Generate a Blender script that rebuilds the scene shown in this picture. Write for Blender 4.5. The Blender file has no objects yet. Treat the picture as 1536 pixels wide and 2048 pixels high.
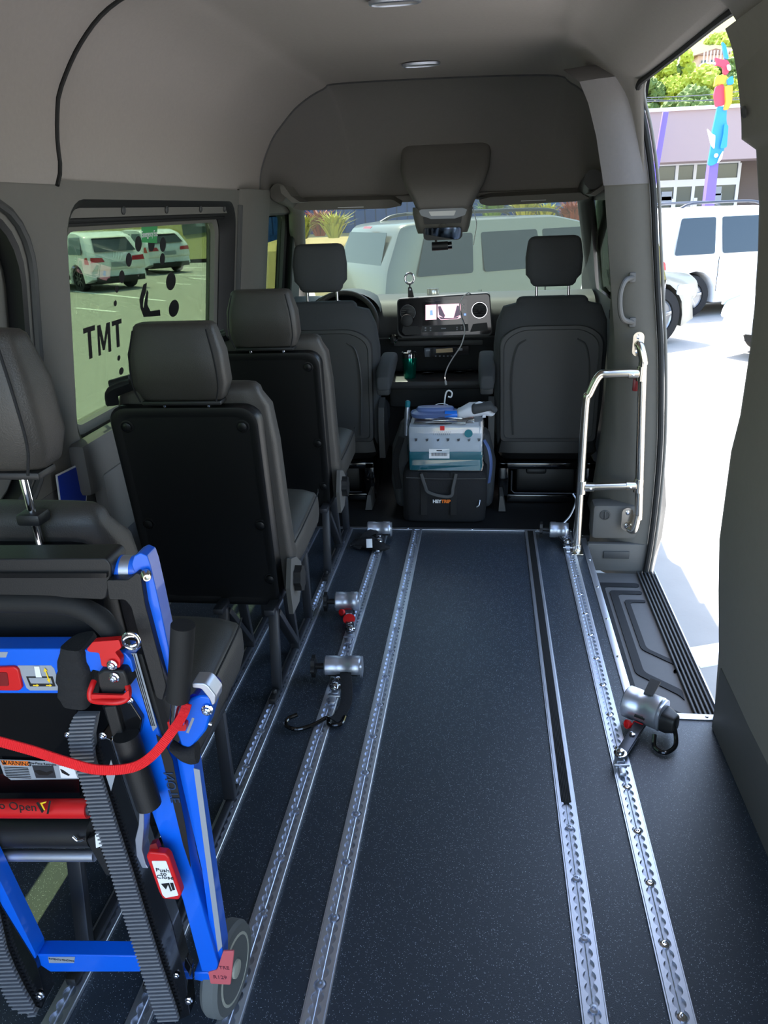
import bpy, bmesh, math, random
from mathutils import Vector, Matrix, Euler
import mathutils.noise as mnoise
random.seed(7)
V = Vector; PI = math.pi
C = bpy.context.scene.collection
sc = bpy.context.scene

# ------------------------------------------------------------------ camera
FPX = 1540.0
PH = math.atan(606 / FPX); TH = math.atan(229.6 * math.cos(PH) / FPX); RO = .04
CAM = V((0, 0, 1.4))
Fw = V((-math.sin(TH) * math.cos(PH), math.cos(TH) * math.cos(PH), -math.sin(PH)))
Rt = V((math.cos(TH), math.sin(TH), 0)); Up = Rt.cross(Fw)
cR = Rt * math.cos(RO) - Up * math.sin(RO); cU = Rt * math.sin(RO) + Up * math.cos(RO)
cam = bpy.data.cameras.new('camera'); co = bpy.data.objects.new('camera', cam); C.objects.link(co)
co.matrix_world = Matrix(((cR.x, cU.x, -Fw.x, CAM.x), (cR.y, cU.y, -Fw.y, CAM.y), (cR.z, cU.z, -Fw.z, CAM.z), (0, 0, 0, 1)))
cam.sensor_fit = 'VERTICAL'; cam.sensor_height = 36; cam.lens = FPX / 2048 * 36; cam.clip_start = .02; cam.clip_end = 500
sc.camera = co
# ------------------------------------------------------------------ light
sc.view_settings.view_transform = 'Standard'; sc.view_settings.look = 'None'
sc.view_settings.gamma = 1; sc.view_settings.use_curve_mapping = False
sc.view_settings.exposure = 1.78
w = bpy.data.worlds.new('sky'); sc.world = w; w.use_nodes = True
nt = w.node_tree; bg = nt.nodes['Background']
sky = nt.nodes.new('ShaderNodeTexSky'); sky.sky_type = 'NISHITA'; sky.sun_disc = False
sky.sun_elevation = math.radians(66); sky.sun_rotation = math.radians(-32); sky.air_density = 1.2; sky.dust_density = 1.6
nt.links.new(sky.outputs[0], bg.inputs[0]); bg.inputs[1].default_value = .30
sl = bpy.data.lights.new('sun', 'SUN'); sl.energy = 5.5; sl.angle = math.radians(.6); sl.color = (1, .95, .86)
so = bpy.data.objects.new('sun', sl); C.objects.link(so)
SUNV = V((-.22, .36, .90)).normalized(); so.rotation_euler = SUNV.to_track_quat('Z', 'Y').to_euler()
so.location = (-5, 5, 20)
sc.cycles.max_bounces = 10; sc.cycles.diffuse_bounces = 6; sc.cycles.transparent_max_bounces = 16
sc.cycles.sample_clamp_indirect = 6

def at(px, py, x=None, y=None, z=None):
    a, b = px - 768, py - 1024
    d = Fw * FPX + cR * a - cU * b
    if x is not None: t = (x - CAM.x) / d.x
    elif y is not None: t = (y - CAM.y) / d.y
    else: t = (z - CAM.z) / d.z
    return CAM + d * t

# ------------------------------------------------------------------ materials
def lin(c):
    c /= 255.; return c / 12.92 if c <= .04045 else ((c + .055) / 1.055) ** 2.4
def mat(name, rgb, rough=.5, metal=0, bump=0, scale=60, var=.0, spec=.5, coat=0, emit=None, estr=1, alpha=None):
    m = bpy.data.materials.new(name); m.use_nodes = True; n = m.node_tree.nodes; L = m.node_tree.links
    b = n['Principled BSDF']; col = tuple(lin(c) for c in rgb) + (1,)
    b.inputs['Base Color'].default_value = col; b.inputs['Roughness'].default_value = rough
    b.inputs['Metallic'].default_value = metal; b.inputs['Specular IOR Level'].default_value = spec
    b.inputs['Coat Weight'].default_value = coat; b.inputs['Coat Roughness'].default_value = .05
    if emit:
        b.inputs['Emission Color'].default_value = tuple(lin(c) for c in emit) + (1,); b.inputs['Emission Strength'].default_value = estr
    if alpha is not None: b.inputs['Alpha'].default_value = alpha
    tc = n.new('ShaderNodeTexCoord'); nz = n.new('ShaderNodeTexNoise'); nz.inputs['Scale'].default_value = scale; nz.inputs['Detail'].default_value = 3
    L.new(tc.outputs['Object'], nz.inputs['Vector'])
    if bump:
        bp = n.new('ShaderNodeBump'); bp.inputs['Strength'].default_value = bump; bp.inputs['Distance'].default_value = .002
        L.new(nz.outputs[0], bp.inputs['Height']); L.new(bp.outputs[0], b.inputs['Normal'])
    if var:
        n2 = n.new('ShaderNodeTexNoise'); n2.inputs['Scale'].default_value = scale * .12; n2.inputs['Detail'].default_value = 4
        L.new(tc.outputs['Object'], n2.inputs['Vector'])
        mx = n.new('ShaderNodeMix'); mx.data_type = 'RGBA'
        mx.inputs[6].default_value = tuple(c * (1 - var) for c in col[:3]) + (1,); mx.inputs[7].default_value = tuple(min(1, c * (1 + var)) for c in col[:3]) + (1,)
        L.new(n2.outputs[0], mx.inputs[0]); L.new(mx.outputs[2], b.inputs['Base Color'])
    return m
def glass(name, tint, gloss=.06, rough=.0):
    m = bpy.data.materials.new(name); m.use_nodes = True; n = m.node_tree.nodes; L = m.node_tree.links
    n.remove(n['Principled BSDF']); o = n['Material Output']
    t = n.new('ShaderNodeBsdfTransparent'); t.inputs[0].default_value = tint + (1,)
    g = n.new('ShaderNodeBsdfGlossy'); g.inputs['Roughness'].default_value = rough
    lw = n.new('ShaderNodeLayerWeight'); lw.inputs[0].default_value = .35
    mt = n.new('ShaderNodeMath'); mt.operation = 'MULTIPLY_ADD'; mt.inputs[1].default_value = .35; mt.inputs[2].default_value = gloss
    mx = n.new('ShaderNodeMixShader'); L.new(lw.outputs['Fresnel'], mt.inputs[0]); L.new(mt.outputs[0], mx.inputs[0])
    L.new(t.outputs[0], mx.inputs[1]); L.new(g.outputs[0], mx.inputs[2]); L.new(mx.outputs[0], o.inputs[0])
    return m
M = {}
M['headliner'] = mat('headliner_fabric', (152, 145, 140), .95, bump=.25, scale=700, var=.06)
M['pillarup'] = mat('pillar_cover_fabric', (134, 130, 131), .95, bump=.25, scale=700, var=.05)
M['cabliner'] = mat('cab_liner_fabric', (120, 116, 112), .95, bump=.25, scale=700, var=.06)
M['trim'] = mat('grey_trim_plastic', (104, 101, 95), .6, bump=.15, scale=500, var=.05)
M['trimd'] = mat('dark_trim_plastic', (60, 60, 60), .55, bump=.15, scale=500, var=.05)
M['panel'] = mat('charcoal_panel', (90, 88, 85), .65, bump=.12, scale=420, var=.05)
M['panelr'] = mat('warm_grey_panel', (128, 122, 113), .7, bump=.12, scale=420, var=.06)
M['black'] = mat('black_plastic', (24, 24, 25), .5, bump=.12, scale=500)
M['gloss'] = mat('gloss_black', (10, 10, 12), .12, coat=.5)
M['rubber'] = mat('black_rubber', (20, 20, 20), .75, bump=.1, scale=300)
M['leather'] = mat('black_leather', (61, 58, 54), .5, bump=.35, scale=420, var=.08)
M['fabric'] = mat('charcoal_seat_fabric', (64, 66, 68), .9, bump=.4, scale=800, var=.06)
M['shell'] = mat('black_seat_shell', (12, 12, 13), .42, bump=.08, scale=600)
M['alu'] = mat('brushed_aluminium', (222, 226, 236), .42, metal=1, bump=.08, scale=200)
M['alud'] = mat('worn_aluminium', (195, 200, 212), .45, metal=1, bump=.1, scale=150)
M['steel'] = mat('brushed_steel_tube', (215, 205, 190), .22, metal=1, bump=.03, scale=150)
M['chrome'] = mat('polished_chrome', (225, 225, 230), .08, metal=1)
M['frame'] = mat('grey_painted_steel', (70, 72, 78), .4, metal=.6)
M['blue'] = mat('blue_powder_coat', (0, 96, 218), .35, coat=.3, bump=.04, scale=300)
M['red'] = mat('red_plastic', (205, 22, 24), .4)
M['web'] = mat('red_webbing', (225, 25, 32), .7, bump=.6, scale=260)
M['bweb'] = mat('black_webbing', (22, 22, 24), .85, bump=.6, scale=260)
M['tread'] = mat('grey_rubber_tread', (112, 113, 117), .7, bump=.15, scale=200)
M['white'] = mat('white_vinyl', (232, 232, 232), .45)
M['ink'] = mat('black_ink', (14, 14, 15), .5)
M['orange'] = mat('orange_ink', (240, 120, 30), .5)
M['yellow'] = mat('yellow_ink', (240, 200, 30), .5)
M['labelgrey'] = mat('silver_label', (150, 155, 162), .5)
M['tint'] = glass('green_tinted_glass', (.37, .44, .33), .03)
M['wshield'] = glass('windshield_glass', (.36, .43, .37), .09)
M['clear'] = glass('clear_film', (.86, .9, .92), .10, .08)

def floor_mat():
    m = mat('speckled_vinyl', (46, 54, 62), .31, bump=.35, scale=620, spec=.6)
    n = m.node_tree.nodes; L = m.node_tree.links; b = n['Principled BSDF']
    tc = n.new('ShaderNodeTexCoord'); vo = n.new('ShaderNodeTexVoronoi'); vo.inputs['Scale'].default_value = 330
    L.new(tc.outputs['Object'], vo.inputs['Vector'])
    rp = n.new('ShaderNodeValToRGB'); rp.color_ramp.elements[0].position = .14; rp.color_ramp.elements[0].color = (1, 1, 1, 1)
    rp.color_ramp.elements[1].position = .28; rp.color_ramp.elements[1].color = (0, 0, 0, 1); L.new(vo.outputs['Distance'], rp.inputs[0])
    sp = n.new('ShaderNodeSeparateColor'); L.new(vo.outputs['Color'], sp.inputs[0])
    gt = n.new('ShaderNodeMath'); gt.operation = 'GREATER_THAN'; gt.inputs[1].default_value = .60; L.new(sp.outputs[0], gt.inputs[0])
    mu = n.new('ShaderNodeMath'); mu.operation = 'MULTIPLY'; L.new(rp.outputs[0], mu.inputs[0]); L.new(gt.outputs[0], mu.inputs[1])
    mx = n.new('ShaderNodeMix'); mx.data_type = 'RGBA'; mx.inputs[6].default_value = (lin(44), lin(52), lin(61), 1); mx.inputs[7].default_value = (.50, .56, .62, 1)
    L.new(mu.outputs[0], mx.inputs[0]); L.new(mx.outputs[2], b.inputs['Base Color'])
    return m
M['floor'] = floor_mat()

# ------------------------------------------------------------------ mesh helpers
class MB:
    def __init__(s): s.v = []; s.f = []; s.mi = []
    def add(s, vs, fs, mi=0):
        k = len(s.v); s.v += [V(p) for p in vs]; s.f += [tuple(i + k for i in f) for f in fs]; s.mi += [mi] * len(fs); return s
    def box(s, c, d, r=0, rot=None, mi=0, seg=2):
        bm = bmesh.new(); bmesh.ops.create_cube(bm, size=1)
        for v in bm.verts: v.co = V((v.co.x * d[0], v.co.y * d[1], v.co.z * d[2]))
        if r: bmesh.ops.bevel(bm, geom=bm.edges[:], offset=min(r, min(d) * .49), segments=seg, profile=.5, affect='EDGES')
        Rm = (rot if isinstance(rot, Matrix) else Euler(rot).to_matrix()) if rot is not None else Matrix.Identity(3)
        bm.verts.index_update()
        s.add([Rm @ v.co + V(c) for v in bm.verts], [[v.index for v in f.verts] for f in bm.faces], mi); bm.free(); return s
    def bar(s, p0, p1, w, h, r=0, up=(0, 0, 1), mi=0):
        p0, p1 = V(p0), V(p1); z = (p1 - p0); l = z.length; z.normalize(); u = V(up)
        if abs(z.dot(u)) > .98: u = V((0, 1, 0))
        x = u.cross(z).normalized(); y = z.cross(x)
        Rm = Matrix((x, y, z)).transposed()
        return s.box((p0 + p1) / 2, (w, h, l), r, Rm, mi)
    def tube(s, pts, r, n=10, closed=False, mi=0, cap=True, flat=None, up=None):
        pts = [V(p) for p in pts]; N = len(pts); rs = r if isinstance(r, (list, tuple)) else [r] * N
        T = []
        for i in range(N):
            if closed: t = pts[(i + 1) % N] - pts[i - 1]
            else: t = pts[min(i + 1, N - 1)] - pts[max(i - 1, 0)]
            T.append(t.normalized())
        u = V(up) if up else (V((0, 0, 1)) if abs(T[0].z) < .9 else V((0, 1, 0)))
        u = (u - T[0] * u.dot(T[0])).normalized(); vs = []
        for i in range(N):
            u = (u - T[i] * u.dot(T[i])).normalized(); b = T[i].cross(u)
            for k in range(n):
                a = 2 * PI * k / n
                if flat: 
                    ca, sa = math.cos(a), math.sin(a); q = 4
                    den = (abs(ca) ** q + abs(sa) ** q) ** (1 / q)
                    vs.append(pts[i] + u * (rs[i] * flat * ca / den) + b * (rs[i] * sa / den))
                else: vs.append(pts[i] + (u * math.cos(a) + b * math.sin(a)) * rs[i])
        fs = []
        for i in range(N if closed else N - 1):
            j = (i + 1) % N
            for k in range(n): fs.append((i * n + k, i * n + (k + 1) % n, j * n + (k + 1) % n, j * n + k))
        if not closed and cap: fs += [tuple(reversed(range(n))), tuple((N - 1) * n + k for k in range(n))]
        return s.add(vs, fs, mi)
    def cyl(s, p0, p1, r, r1=None, n=20, mi=0): return s.tube([p0, p1], [r, r if r1 is None else r1], n, mi=mi)
    def lathe(s, prof, p0=(0, 0, 0), d=(0, 0, 1), n=24, mi=0):
        q = V(d).to_track_quat('Z', 'Y'); vs = []; fs = []
        for r, z in prof:
            for k in range(n):
                a = 2 * PI * k / n; vs.append(V(p0) + q @ V((max(r, 1e-5) * math.cos(a), max(r, 1e-5) * math.sin(a), z)))
        for i in range(len(prof) - 1):
            for k in range(n): fs.append((i * n + k, i * n + (k + 1) % n, (i + 1) * n + (k + 1) % n, (i + 1) * n + k))
        fs += [tuple(reversed(range(n))), tuple((len(prof) - 1) * n + k for k in range(n))]
        return s.add(vs, fs, mi)
    def prism(s, pts, d, mi=0):
        pts = [V(p) for p in pts]; n = len(pts); d = V(d)
        return s.add(pts + [p + d for p in pts], [tuple(range(n)), tuple(reversed(range(n, 2 * n)))] + [(i, i + n, (i + 1) % n + n, (i + 1) % n) for i in range(n)], mi)
    def loft(s, rings, closed=True, cap=True, mi=0):
        n = len(rings[0]); vs = [p for r in rings for p in r]; fs = []
        for i in range(len(rings) - 1):
            for k in range(n if closed else n - 1): fs.append((i * n + k, i * n + (k + 1) % n, (i + 1) * n + (k + 1) % n, (i + 1) * n + k))
        if cap and closed: fs += [tuple(reversed(range(n))), tuple((len(rings) - 1) * n + k for k in range(n))]
        return s.add(vs, fs, mi)
    def pillow(s, st, n=28, e=4, axis='z', rnd=.02, mi=0):
        # stations (t, c1, c2, w, d) along the axis: superellipse sections, ends rounded off
        st = list(st); a, b = st[0], st[-1]; L_ = b[0] - a[0]; sg = 1 if L_ > 0 else -1
        def shr(q, k, t): return (t, q[1], q[2], max(q[3] - 2 * k, .002), max(q[4] - 2 * k, .002))
        R = []
        for j in (0, 30, 60): R.append(shr(a, rnd * (1 - math.sin(math.radians(j))), a[0] + sg * rnd * (1 - math.cos(math.radians(j)))))
        R.append(shr(a, 0, a[0] + sg * rnd)); R += st[1:-1]; R.append(shr(b, 0, b[0] - sg * rnd))
        for j in (60, 30, 0): R.append(shr(b, rnd * (1 - math.sin(math.radians(j))), b[0] - sg * rnd * (1 - math.cos(math.radians(j)))))
        rings = []
        for t, c1, c2, w_, d_ in R:
            ring = []
            for k in range(n):
                an = 2 * PI * k / n; ca, sa = math.cos(an), math.sin(an); den = (abs(ca) ** e + abs(sa) ** e) ** (1 / e)
                p, q = c1 + w_ / 2 * ca / den, c2 + d_ / 2 * sa / den
                ring.append(V((p, q, t)) if axis == 'z' else (V((p, t, q)) if axis == 'y' else V((t, p, q))))
            rings.append(ring)
        return s.loft(rings, mi=mi)
    def build(s, name, m, parent=None, world=True, smooth=35, rec=True):
        me = bpy.data.meshes.new(name)
        off = V((0, 0, 0))
        if parent is not None and world:
            p = parent
            while p is not None: off += p.location; p = p.parent
        me.from_pydata([tuple(v - off) for v in s.v], [], s.f); me.update()
        ms = m if isinstance(m, (list, tuple)) else [m]
        for q in ms: me.materials.append(M[q] if isinstance(q, str) else q)
        if len(ms) > 1: me.polygons.foreach_set('material_index', s.mi)
        if rec:
            bm = bmesh.new(); bm.from_mesh(me); bmesh.ops.recalc_face_normals(bm, faces=bm.faces[:]); bm.to_mesh(me); bm.free()
        if smooth:
            me.shade_smooth(); me.set_sharp_from_angle(angle=math.radians(smooth))
        o = bpy.data.objects.new(name, me); C.objects.link(o)
        if parent is not None: o.parent = parent
        return o
def tag(o, label, cat, group=None, kind=None):
    o['label'] = label; o['category'] = cat
    if group: o['group'] = group
    if kind: o['kind'] = kind
    return o
def thing(name, label, cat, loc=(0, 0, 0), group=None):
    o = bpy.data.objects.new(name, None); o.empty_display_size = .05; C.objects.link(o); o.location = loc
    return tag(o, label, cat, group)
def struct(o): o['kind'] = 'structure'; return o
def semp(name, loc=(0, 0, 0)):
    o = bpy.data.objects.new(name, None); C.objects.link(o); o.location = loc; return struct(o)
def copy_tree(o, parent=None):
    c = o.copy(); C.objects.link(c); c.parent = parent
    for ch in list(o.children): copy_tree(ch, c)
    return c
def lab(o, s): o['label'] = s; return o
def rrect(u0, u1, v0, v1, r, n=6):
    P = []
    for cx, cy, a0 in ((u1 - r, v1 - r, 0), (u0 + r, v1 - r, 90), (u0 + r, v0 + r, 180), (u1 - r, v0 + r, 270)):
        for k in range(n + 1):
            a = math.radians(a0 + 90 * k / n); P.append((cx + r * math.cos(a), cy + r * math.sin(a)))
    return P
def rpoly(pts, r, n=5):
    P = []; N = len(pts)
    for i in range(N):
        p = V(pts[i]); a = V(pts[i - 1]) - p; b = V(pts[(i + 1) % N]) - p
        rr = r[i] if isinstance(r, (list, tuple)) else r
        k = min(rr, a.length * .49, b.length * .49)
        if k < 1e-5: P.append(p); continue
        A, B = p + a.normalized() * k, p + b.normalized() * k
        for j in range(n + 1):
            t = j / n; P.append(A * (1 - t) ** 2 + p * 2 * t * (1 - t) + B * t * t)
    return P
def spline(pts, n=8):
    P = [V(p) for p in pts]; Q = [P[0] * 2 - P[1]] + P + [P[-1] * 2 - P[-2]]; out = []
    for i in range(1, len(Q) - 2):
        for k in range(n):
            t = k / n; a, b, c, d = Q[i - 1], Q[i], Q[i + 1], Q[i + 2]
            out.append(.5 * ((2 * b) + (c - a) * t + (2 * a - 5 * b + 4 * c - d) * t * t + (3 * b - a - 3 * c + d) * t ** 3))
    out.append(P[-1]); return out
def holed(mb, outer, holes, fn, mi=0):
    bm = bmesh.new(); ed = []
    for loop in [outer] + holes:
        vs = [bm.verts.new((p[0], p[1], 0)) for p in loop]
        for i in range(len(vs)): ed.append(bm.edges.new((vs[i], vs[(i + 1) % len(vs)])))
    bmesh.ops.triangle_fill(bm, edges=ed, use_beauty=True, use_dissolve=False)
    bm.verts.index_update()
    mb.add([fn(v.co.x, v.co.y) for v in bm.verts], [[v.index for v in f.verts] for f in bm.faces], mi); bm.free(); return mb
def text(s, name, m, parent, o, ux, uy, h, ext=.0006, sx=1, align='CENTER', bold=0):
    # flat lettering mesh lying in the frame (ux, uy) around o
    cu = bpy.data.curves.new(name, 'FONT'); cu.body = s; cu.size = h; cu.extrude = ext; cu.align_x = align; cu.align_y = 'CENTER'; cu.offset = bold; cu.resolution_u = 3
    t = bpy.data.objects.new('t', cu); C.objects.link(t)
    dg = bpy.context.evaluated_depsgraph_get(); me = bpy.data.meshes.new_from_object(t.evaluated_get(dg))
    C.objects.unlink(t); bpy.data.objects.remove(t)
    ux, uy = V(ux).normalized(), V(uy); uy = (uy - ux * uy.dot(ux)).normalized(); uz = ux.cross(uy); off = V((0, 0, 0)); p = parent
    while p is not None: off += p.location; p = p.parent
    for v in me.vertices: v.co = V(o) - off + ux * v.co.x * sx + uy * v.co.y + uz * v.co.z
    me.name = name; me.materials.clear(); me.materials.append(M[m] if isinstance(m, str) else m)
    ob = bpy.data.objects.new(name, me); C.objects.link(ob); ob.parent = parent; return ob
# ================================================================== SHELL OF THE VAN
XS, XO = .443, .735       # step well edge and sill
YF, YC, YB = 3.315, 1.95, 3.13
# floor with the step cut out
mb = MB(); out = [(-1.25, -.35), (.69, -.35), (.69, YC), (XS, YC), (XS, YF), (-1.25, YF)]
mb.prism([(x, y, -.03) for x, y in out], (0, 0, .03))
floor = struct(mb.build('floor', 'floor', smooth=0))
# cab floor
fl2 = struct(MB().box((-.28, 4.2, -.055), (2.0, 1.75, .06), .01).build('floor_cab', 'black'))
# step well
st = thing('side_step', 'black ribbed plastic step inside the open side door', 'step', (XS, YC, -.14))
MB().box(((XS + XO) / 2, (YC + 3.13) / 2, -.135), (XO - XS, 3.13 - YC, .03)).build('tread_plate', 'panel', st)
mb = MB(); mb.box((XS + .004, (YC + 3.13) / 2, -.062), (.008, 3.13 - YC, .12)); mb.box(((XS + .69) / 2, YC - .004, -.062), (.69 - XS, .008, .12)); mb.build('riser', 'trimd', st)
def lshape(x0, y0, y1, wd, k):
    P = [(.655, y1), (x0, y1), (x0, y0 + .1), (x0 + .12, y0 - .02), (.655, y0 - .03 - k), (.655, y0 - .03 - k + wd), (x0 + .12 + wd * .5, y0 - .02 + wd), (x0 + wd, y0 + .1 + wd * .4), (x0 + wd, y1 - wd), (.655, y1 - wd)]
    return [V((a, b, -.1200)) for a, b in P]
for x0, y0, y1, wd in ((.475, 2.12, 3.03, .035), (.525, 2.24, 2.96, .03), (.572, 2.40, 2.88, .02)):
    MB().prism(rpoly(lshape(x0, y0, y1, wd, .02), .02, 3), (0, 0, .004)).build('tread_rib', 'rubber', st)
for k in range(5): MB().box((.668 + k * .0145, (YC + 3.13) / 2, -.114), (.007, 3.13 - YC, .014), .002).build('sill_rib', 'trimd', st)
lab(MB().box((XO + .003, (YC + 3.13) / 2, -.113), (.006, 3.13 - YC, .02), .002).build('sill_edge', 'alu', st), 'bright metal lip')
# metal trims
def screws(mb, pts, r=.005):
    for p in pts: mb.lathe([(r, 0), (r, .0015), (r * .6, .003), (0, .003)], p, n=10)
t = MB().box((XS, (YC + YF) / 2 - .04, .002), (.024, YF - YC - .09, .004), .001).build('trim_1', 'alu'); struct(t)
for k in range(6):
    s_ = MB(); screws(s_, [(XS, 2.0 + k * .25, .004)]); s_.build('screw', 'chrome', t)
t = struct(MB().box((-.2, YF - .004, .002), (1.2, .022, .004), .001).build('trim_2', 'alu'))
for k in range(4):
    s_ = MB(); screws(s_, [(-.65 + k * .3, YF - .004, .004)]); s_.build('screw', 'chrome', t)
t = struct(MB().box((.575, YC - .008, .002), (.22, .026, .004), .001).build('trim_3', 'alu'))
s_ = MB(); screws(s_, [(.645, YC - .008, .004)]); s_.build('screw', 'chrome', t)

# ---------------------------------------------------------------- ceiling and upper walls
pr_rear = [(-1.10, 1.49), (-1.095, 1.6), (-1.065, 1.72), (-1.02, 1.82), (-.95, 1.9), (-.84, 1.95), (-.68, 1.975), (.10, 1.975), (.27, 1.95), (.36, 1.90), (.43, 1.835), (.48, 1.795), (.53, 1.775)]
pr_c = pr_rear[:9] + [(.36, 1.90), (.42, 1.82), (.48, 1.76), (.515, 1.70)]
pr_mid = [(-1.10, 1.49), (-1.09, 1.6), (-1.055, 1.72), (-1.0, 1.81), (-.93, 1.885), (-.82, 1.94), (-.66, 1.965), (.14, 1.96), (.29, 1.93), (.38, 1.87), (.45, 1.79), (.505, 1.69), (.568, 1.46)]
pr_b2 = pr_mid[:8] + [(.29, 1.93), (.38, 1.87), (.46, 1.76), (.52, 1.62), (.55, 1.44)]
pr_front = [(-1.11, 1.49), (-1.09, 1.6), (-1.03, 1.72), (-.96, 1.80), (-.88, 1.87), (-.76, 1.93), (-.63, 1.95), (.22, 1.935), (.37, 1.895), (.46, 1.82), (.52, 1.70), (.55, 1.58), (.56, 1.43)]
def prof(P, y, n=4): return [V((p.x, y, p.y)) for p in spline([V((a, b)) for a, b in P], n)]
mb = MB()
stn = [(pr_c, -.35), (pr_c, 1.90), (pr_rear, 2.02), (pr_rear, 3.09), (pr_mid, 3.145), (pr_b2, 3.40), (pr_front, 4.0)]
mb.loft([prof(P, y) for P, y in stn], closed=False, cap=False)
ceil = struct(mb.build('ceiling', 'headliner', smooth=50))
# outer roof skin so that no daylight leaks in
mb = MB(); mb.loft([[V((x * 1.0 - (.04 if x < -.3 else -.04) , y, z + .05)) for x, z in P] for P, y in ((pr_c, -.35), (pr_c, 1.9), (pr_rear, 2.02), (pr_rear, 3.17), (pr_b2, 3.5), (pr_front, 4.0))], closed=False, cap=False)
struct(mb.build('roof', 'gloss', smooth=50))
# rear upper side panel, proud of the headliner, with a rounded lower corner
P = prof(pr_c[:9], 0, 4); mb = MB(); rings = []
for k, yy in enumerate((-.35, 1.95, 2.02, 2.04, 2.045)):
    row = []
    for i, p in enumerate(P):
        cen = V((-.3, yy, 1.4)); d = (cen - V((p.x, yy, p.z))).normalized()
        sh = .016 if k < 3 else (.012 if k == 3 else -.01)
        yk = yy
        if k >= 1 and p.z < 1.53: yk -= (1.53 - p.z) * (.8 if i < 2 else .4)
        row.append(V((p.x, yk + max(0, p.z - 1.7) * .5 * (k > 0), p.z)) + d * sh)
    rings.append(row)
mb.loft(rings, closed=False, cap=False); struct(mb.build('trim_4', 'headliner', smooth=50)); struct(MB().tube([p + V((.002, .006, -.002)) for p in rings[3][0:]], .0055, 8).build('trim_10', 'rubber'))

# ---------------------------------------------------------------- left wall
def XW(z): return -1.16 + .14 * (z - 1.0) if z > .78 else -1.19 - (.78 - z) * .02
def LW(off=0):
    n_ = V((1, 0, -.14)).normalized()
    return lambda u, v: V((XW(v), u, v)) - n_ * off
HOLE2 = rrect(2.06, 3.56, .75, 1.455, .10); HOLE1 = rrect(.55, 1.85, .712, 1.43, .16); HOLE3 = rrect(4.10, 4.72, .90, 1.40, .06)
mb = MB(); holed(mb, [(-.35, .70), (4.9, .70), (4.9, 1.50), (-.35, 1.50)], [HOLE1, HOLE2, HOLE3], LW())
wl = struct(mb.build('wall_left', 'trim', smooth=0))
mb = MB(); mb.add([(-1.191, -.35, .70), (-1.191, 4.9, .70), (-1.205, 4.9, -.05), (-1.205, -.35, -.05)], [(0, 1, 2, 3)])
struct(mb.build('wall_left_lower', 'panel', smooth=0))
# van outer skin on the left
mb = MB(); O1 = rrect(.62, 1.82, .74, 1.38, .1); O2 = rrect(2.12, 3.46, .79, 1.38, .06)
holed(mb, [(-.35, -.35), (5.0, -.35), (5.0, 1.55), (-.35, 1.55)], [O1, O2, rrect(4.14, 4.70, .92, 1.38, .04)], lambda u, v: V((XW(max(v, .8)) - .10, u, v)))
struct(mb.build('wall_left_skin', 'gloss', smooth=0))
def side_window(name, hole, g, rg, mater, fr=.03):
    mb = MB(); n = len(hole)
    u0, u1, v0, v1 = g
    mid = rrect(u0 - .055, u1 + .05, v0 - .04, v1 + .035, rg + .04)
    mb.loft([[LW(0)(*p) for p in hole], [LW(.006)(*p) for p in [(a + (.012 if a < (u0 + u1) / 2 else -.012), b + (.01 if b < 1.1 else -.01)) for a, b in hole]], [LW(.05)(*p) for p in mid], [LW(.055)(*p) for p in mid]], cap=False)
    w_ = struct(mb.build(name, 'black', smooth=45))
    mb = MB(); inn = rrect(u0 - .025, u1 + .02, v0 - .025, v1 + .02, rg + .01); gl = rrect(u0, u1, v0, v1, rg)
    mb.loft([[LW(.055)(*p) for p in mid], [LW(.045)(*p) for p in inn], [LW(.055)(*p) for p in gl], [LW(.09)(*p) for p in gl]], cap=False)
    mb.build('window_frame', mater, w_, smooth=45)
    mb = MB(); mb.prism([LW(.075)(*p) for p in gl], V((-.004, 0, 0))); mb.build('pane', 'tint', w_, smooth=0)
    return w_
win1 = side_window('window_1', HOLE1, (.62, 1.80, .755, 1.37), .12, 'trim')
win2 = side_window('window_2', HOLE2, (2.14, 3.44, .802, 1.365), .06, 'trim')
win3 = side_window('window_3', HOLE3, (4.14, 4.70, .92, 1.38), .04, 'trimd')
# valance above window 2: ledge with screws
wv = LW()
mb = MB(); a = [(2.10, 1.405), (3.52, 1.405), (3.52, 1.44), (2.10, 1.44)]
mb.prism([LW(.020)(*p) for p in a], LW(.034)(0, 0) - LW(.020)(0, 0)); v_ = mb.build('valance', 'trim', win2, smooth=20)
for yy in (2.45, 2.80, 3.15, 3.45):
    p = LW(.019)(yy, 1.423); MB().lathe([(.013, 0), (.013, .003), (.009, .006), (.004, .004)], p, (1, 0, -.14), 14).build('screw_cap', 'trimd', v_)
mb = MB(); mb.tube([LW(.03)(2.10, 1.398), LW(.03)(3.52, 1.398)], .007); mb.tube([LW(.035)(2.10, 1.386), LW(.035)(3.52, 1.386)], .006); mb.build('rubber_seal', 'rubber', win2)
# fold of the pillar between the windows and rubber seals
mb = MB(); P = [LW(-.004)(u, v) for u, v in rrect(.52, 1.875, .705, 1.45, .17)]; mb.tube(P, .012, 8, closed=True); mb.build('edge_fold', 'trimd', win1)
mb = MB(); mb.tube([LW(-.002)(3.60, 1.44), LW(-.002)(3.60, .8)], .016, 10); mb.build('edge_fold', 'trimd', win2)
# lower left panel with pocket seams
mb = MB(); mb.box((-1.17, 2.55, .72), (.06, 1.1, .16), .02); mb.build('armrest_ledge', 'panel', wl)
mb = MB(); mb.box((-1.155, 2.22, .58), (.05, .30, .22), .02); mb.build('storage_pocket', 'panel', wl)
mb = MB(); mb.box((-1.16, 2.75, .45), (.06, .6, .34), .03); mb.build('lower_panel', 'panel', wl)
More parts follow.
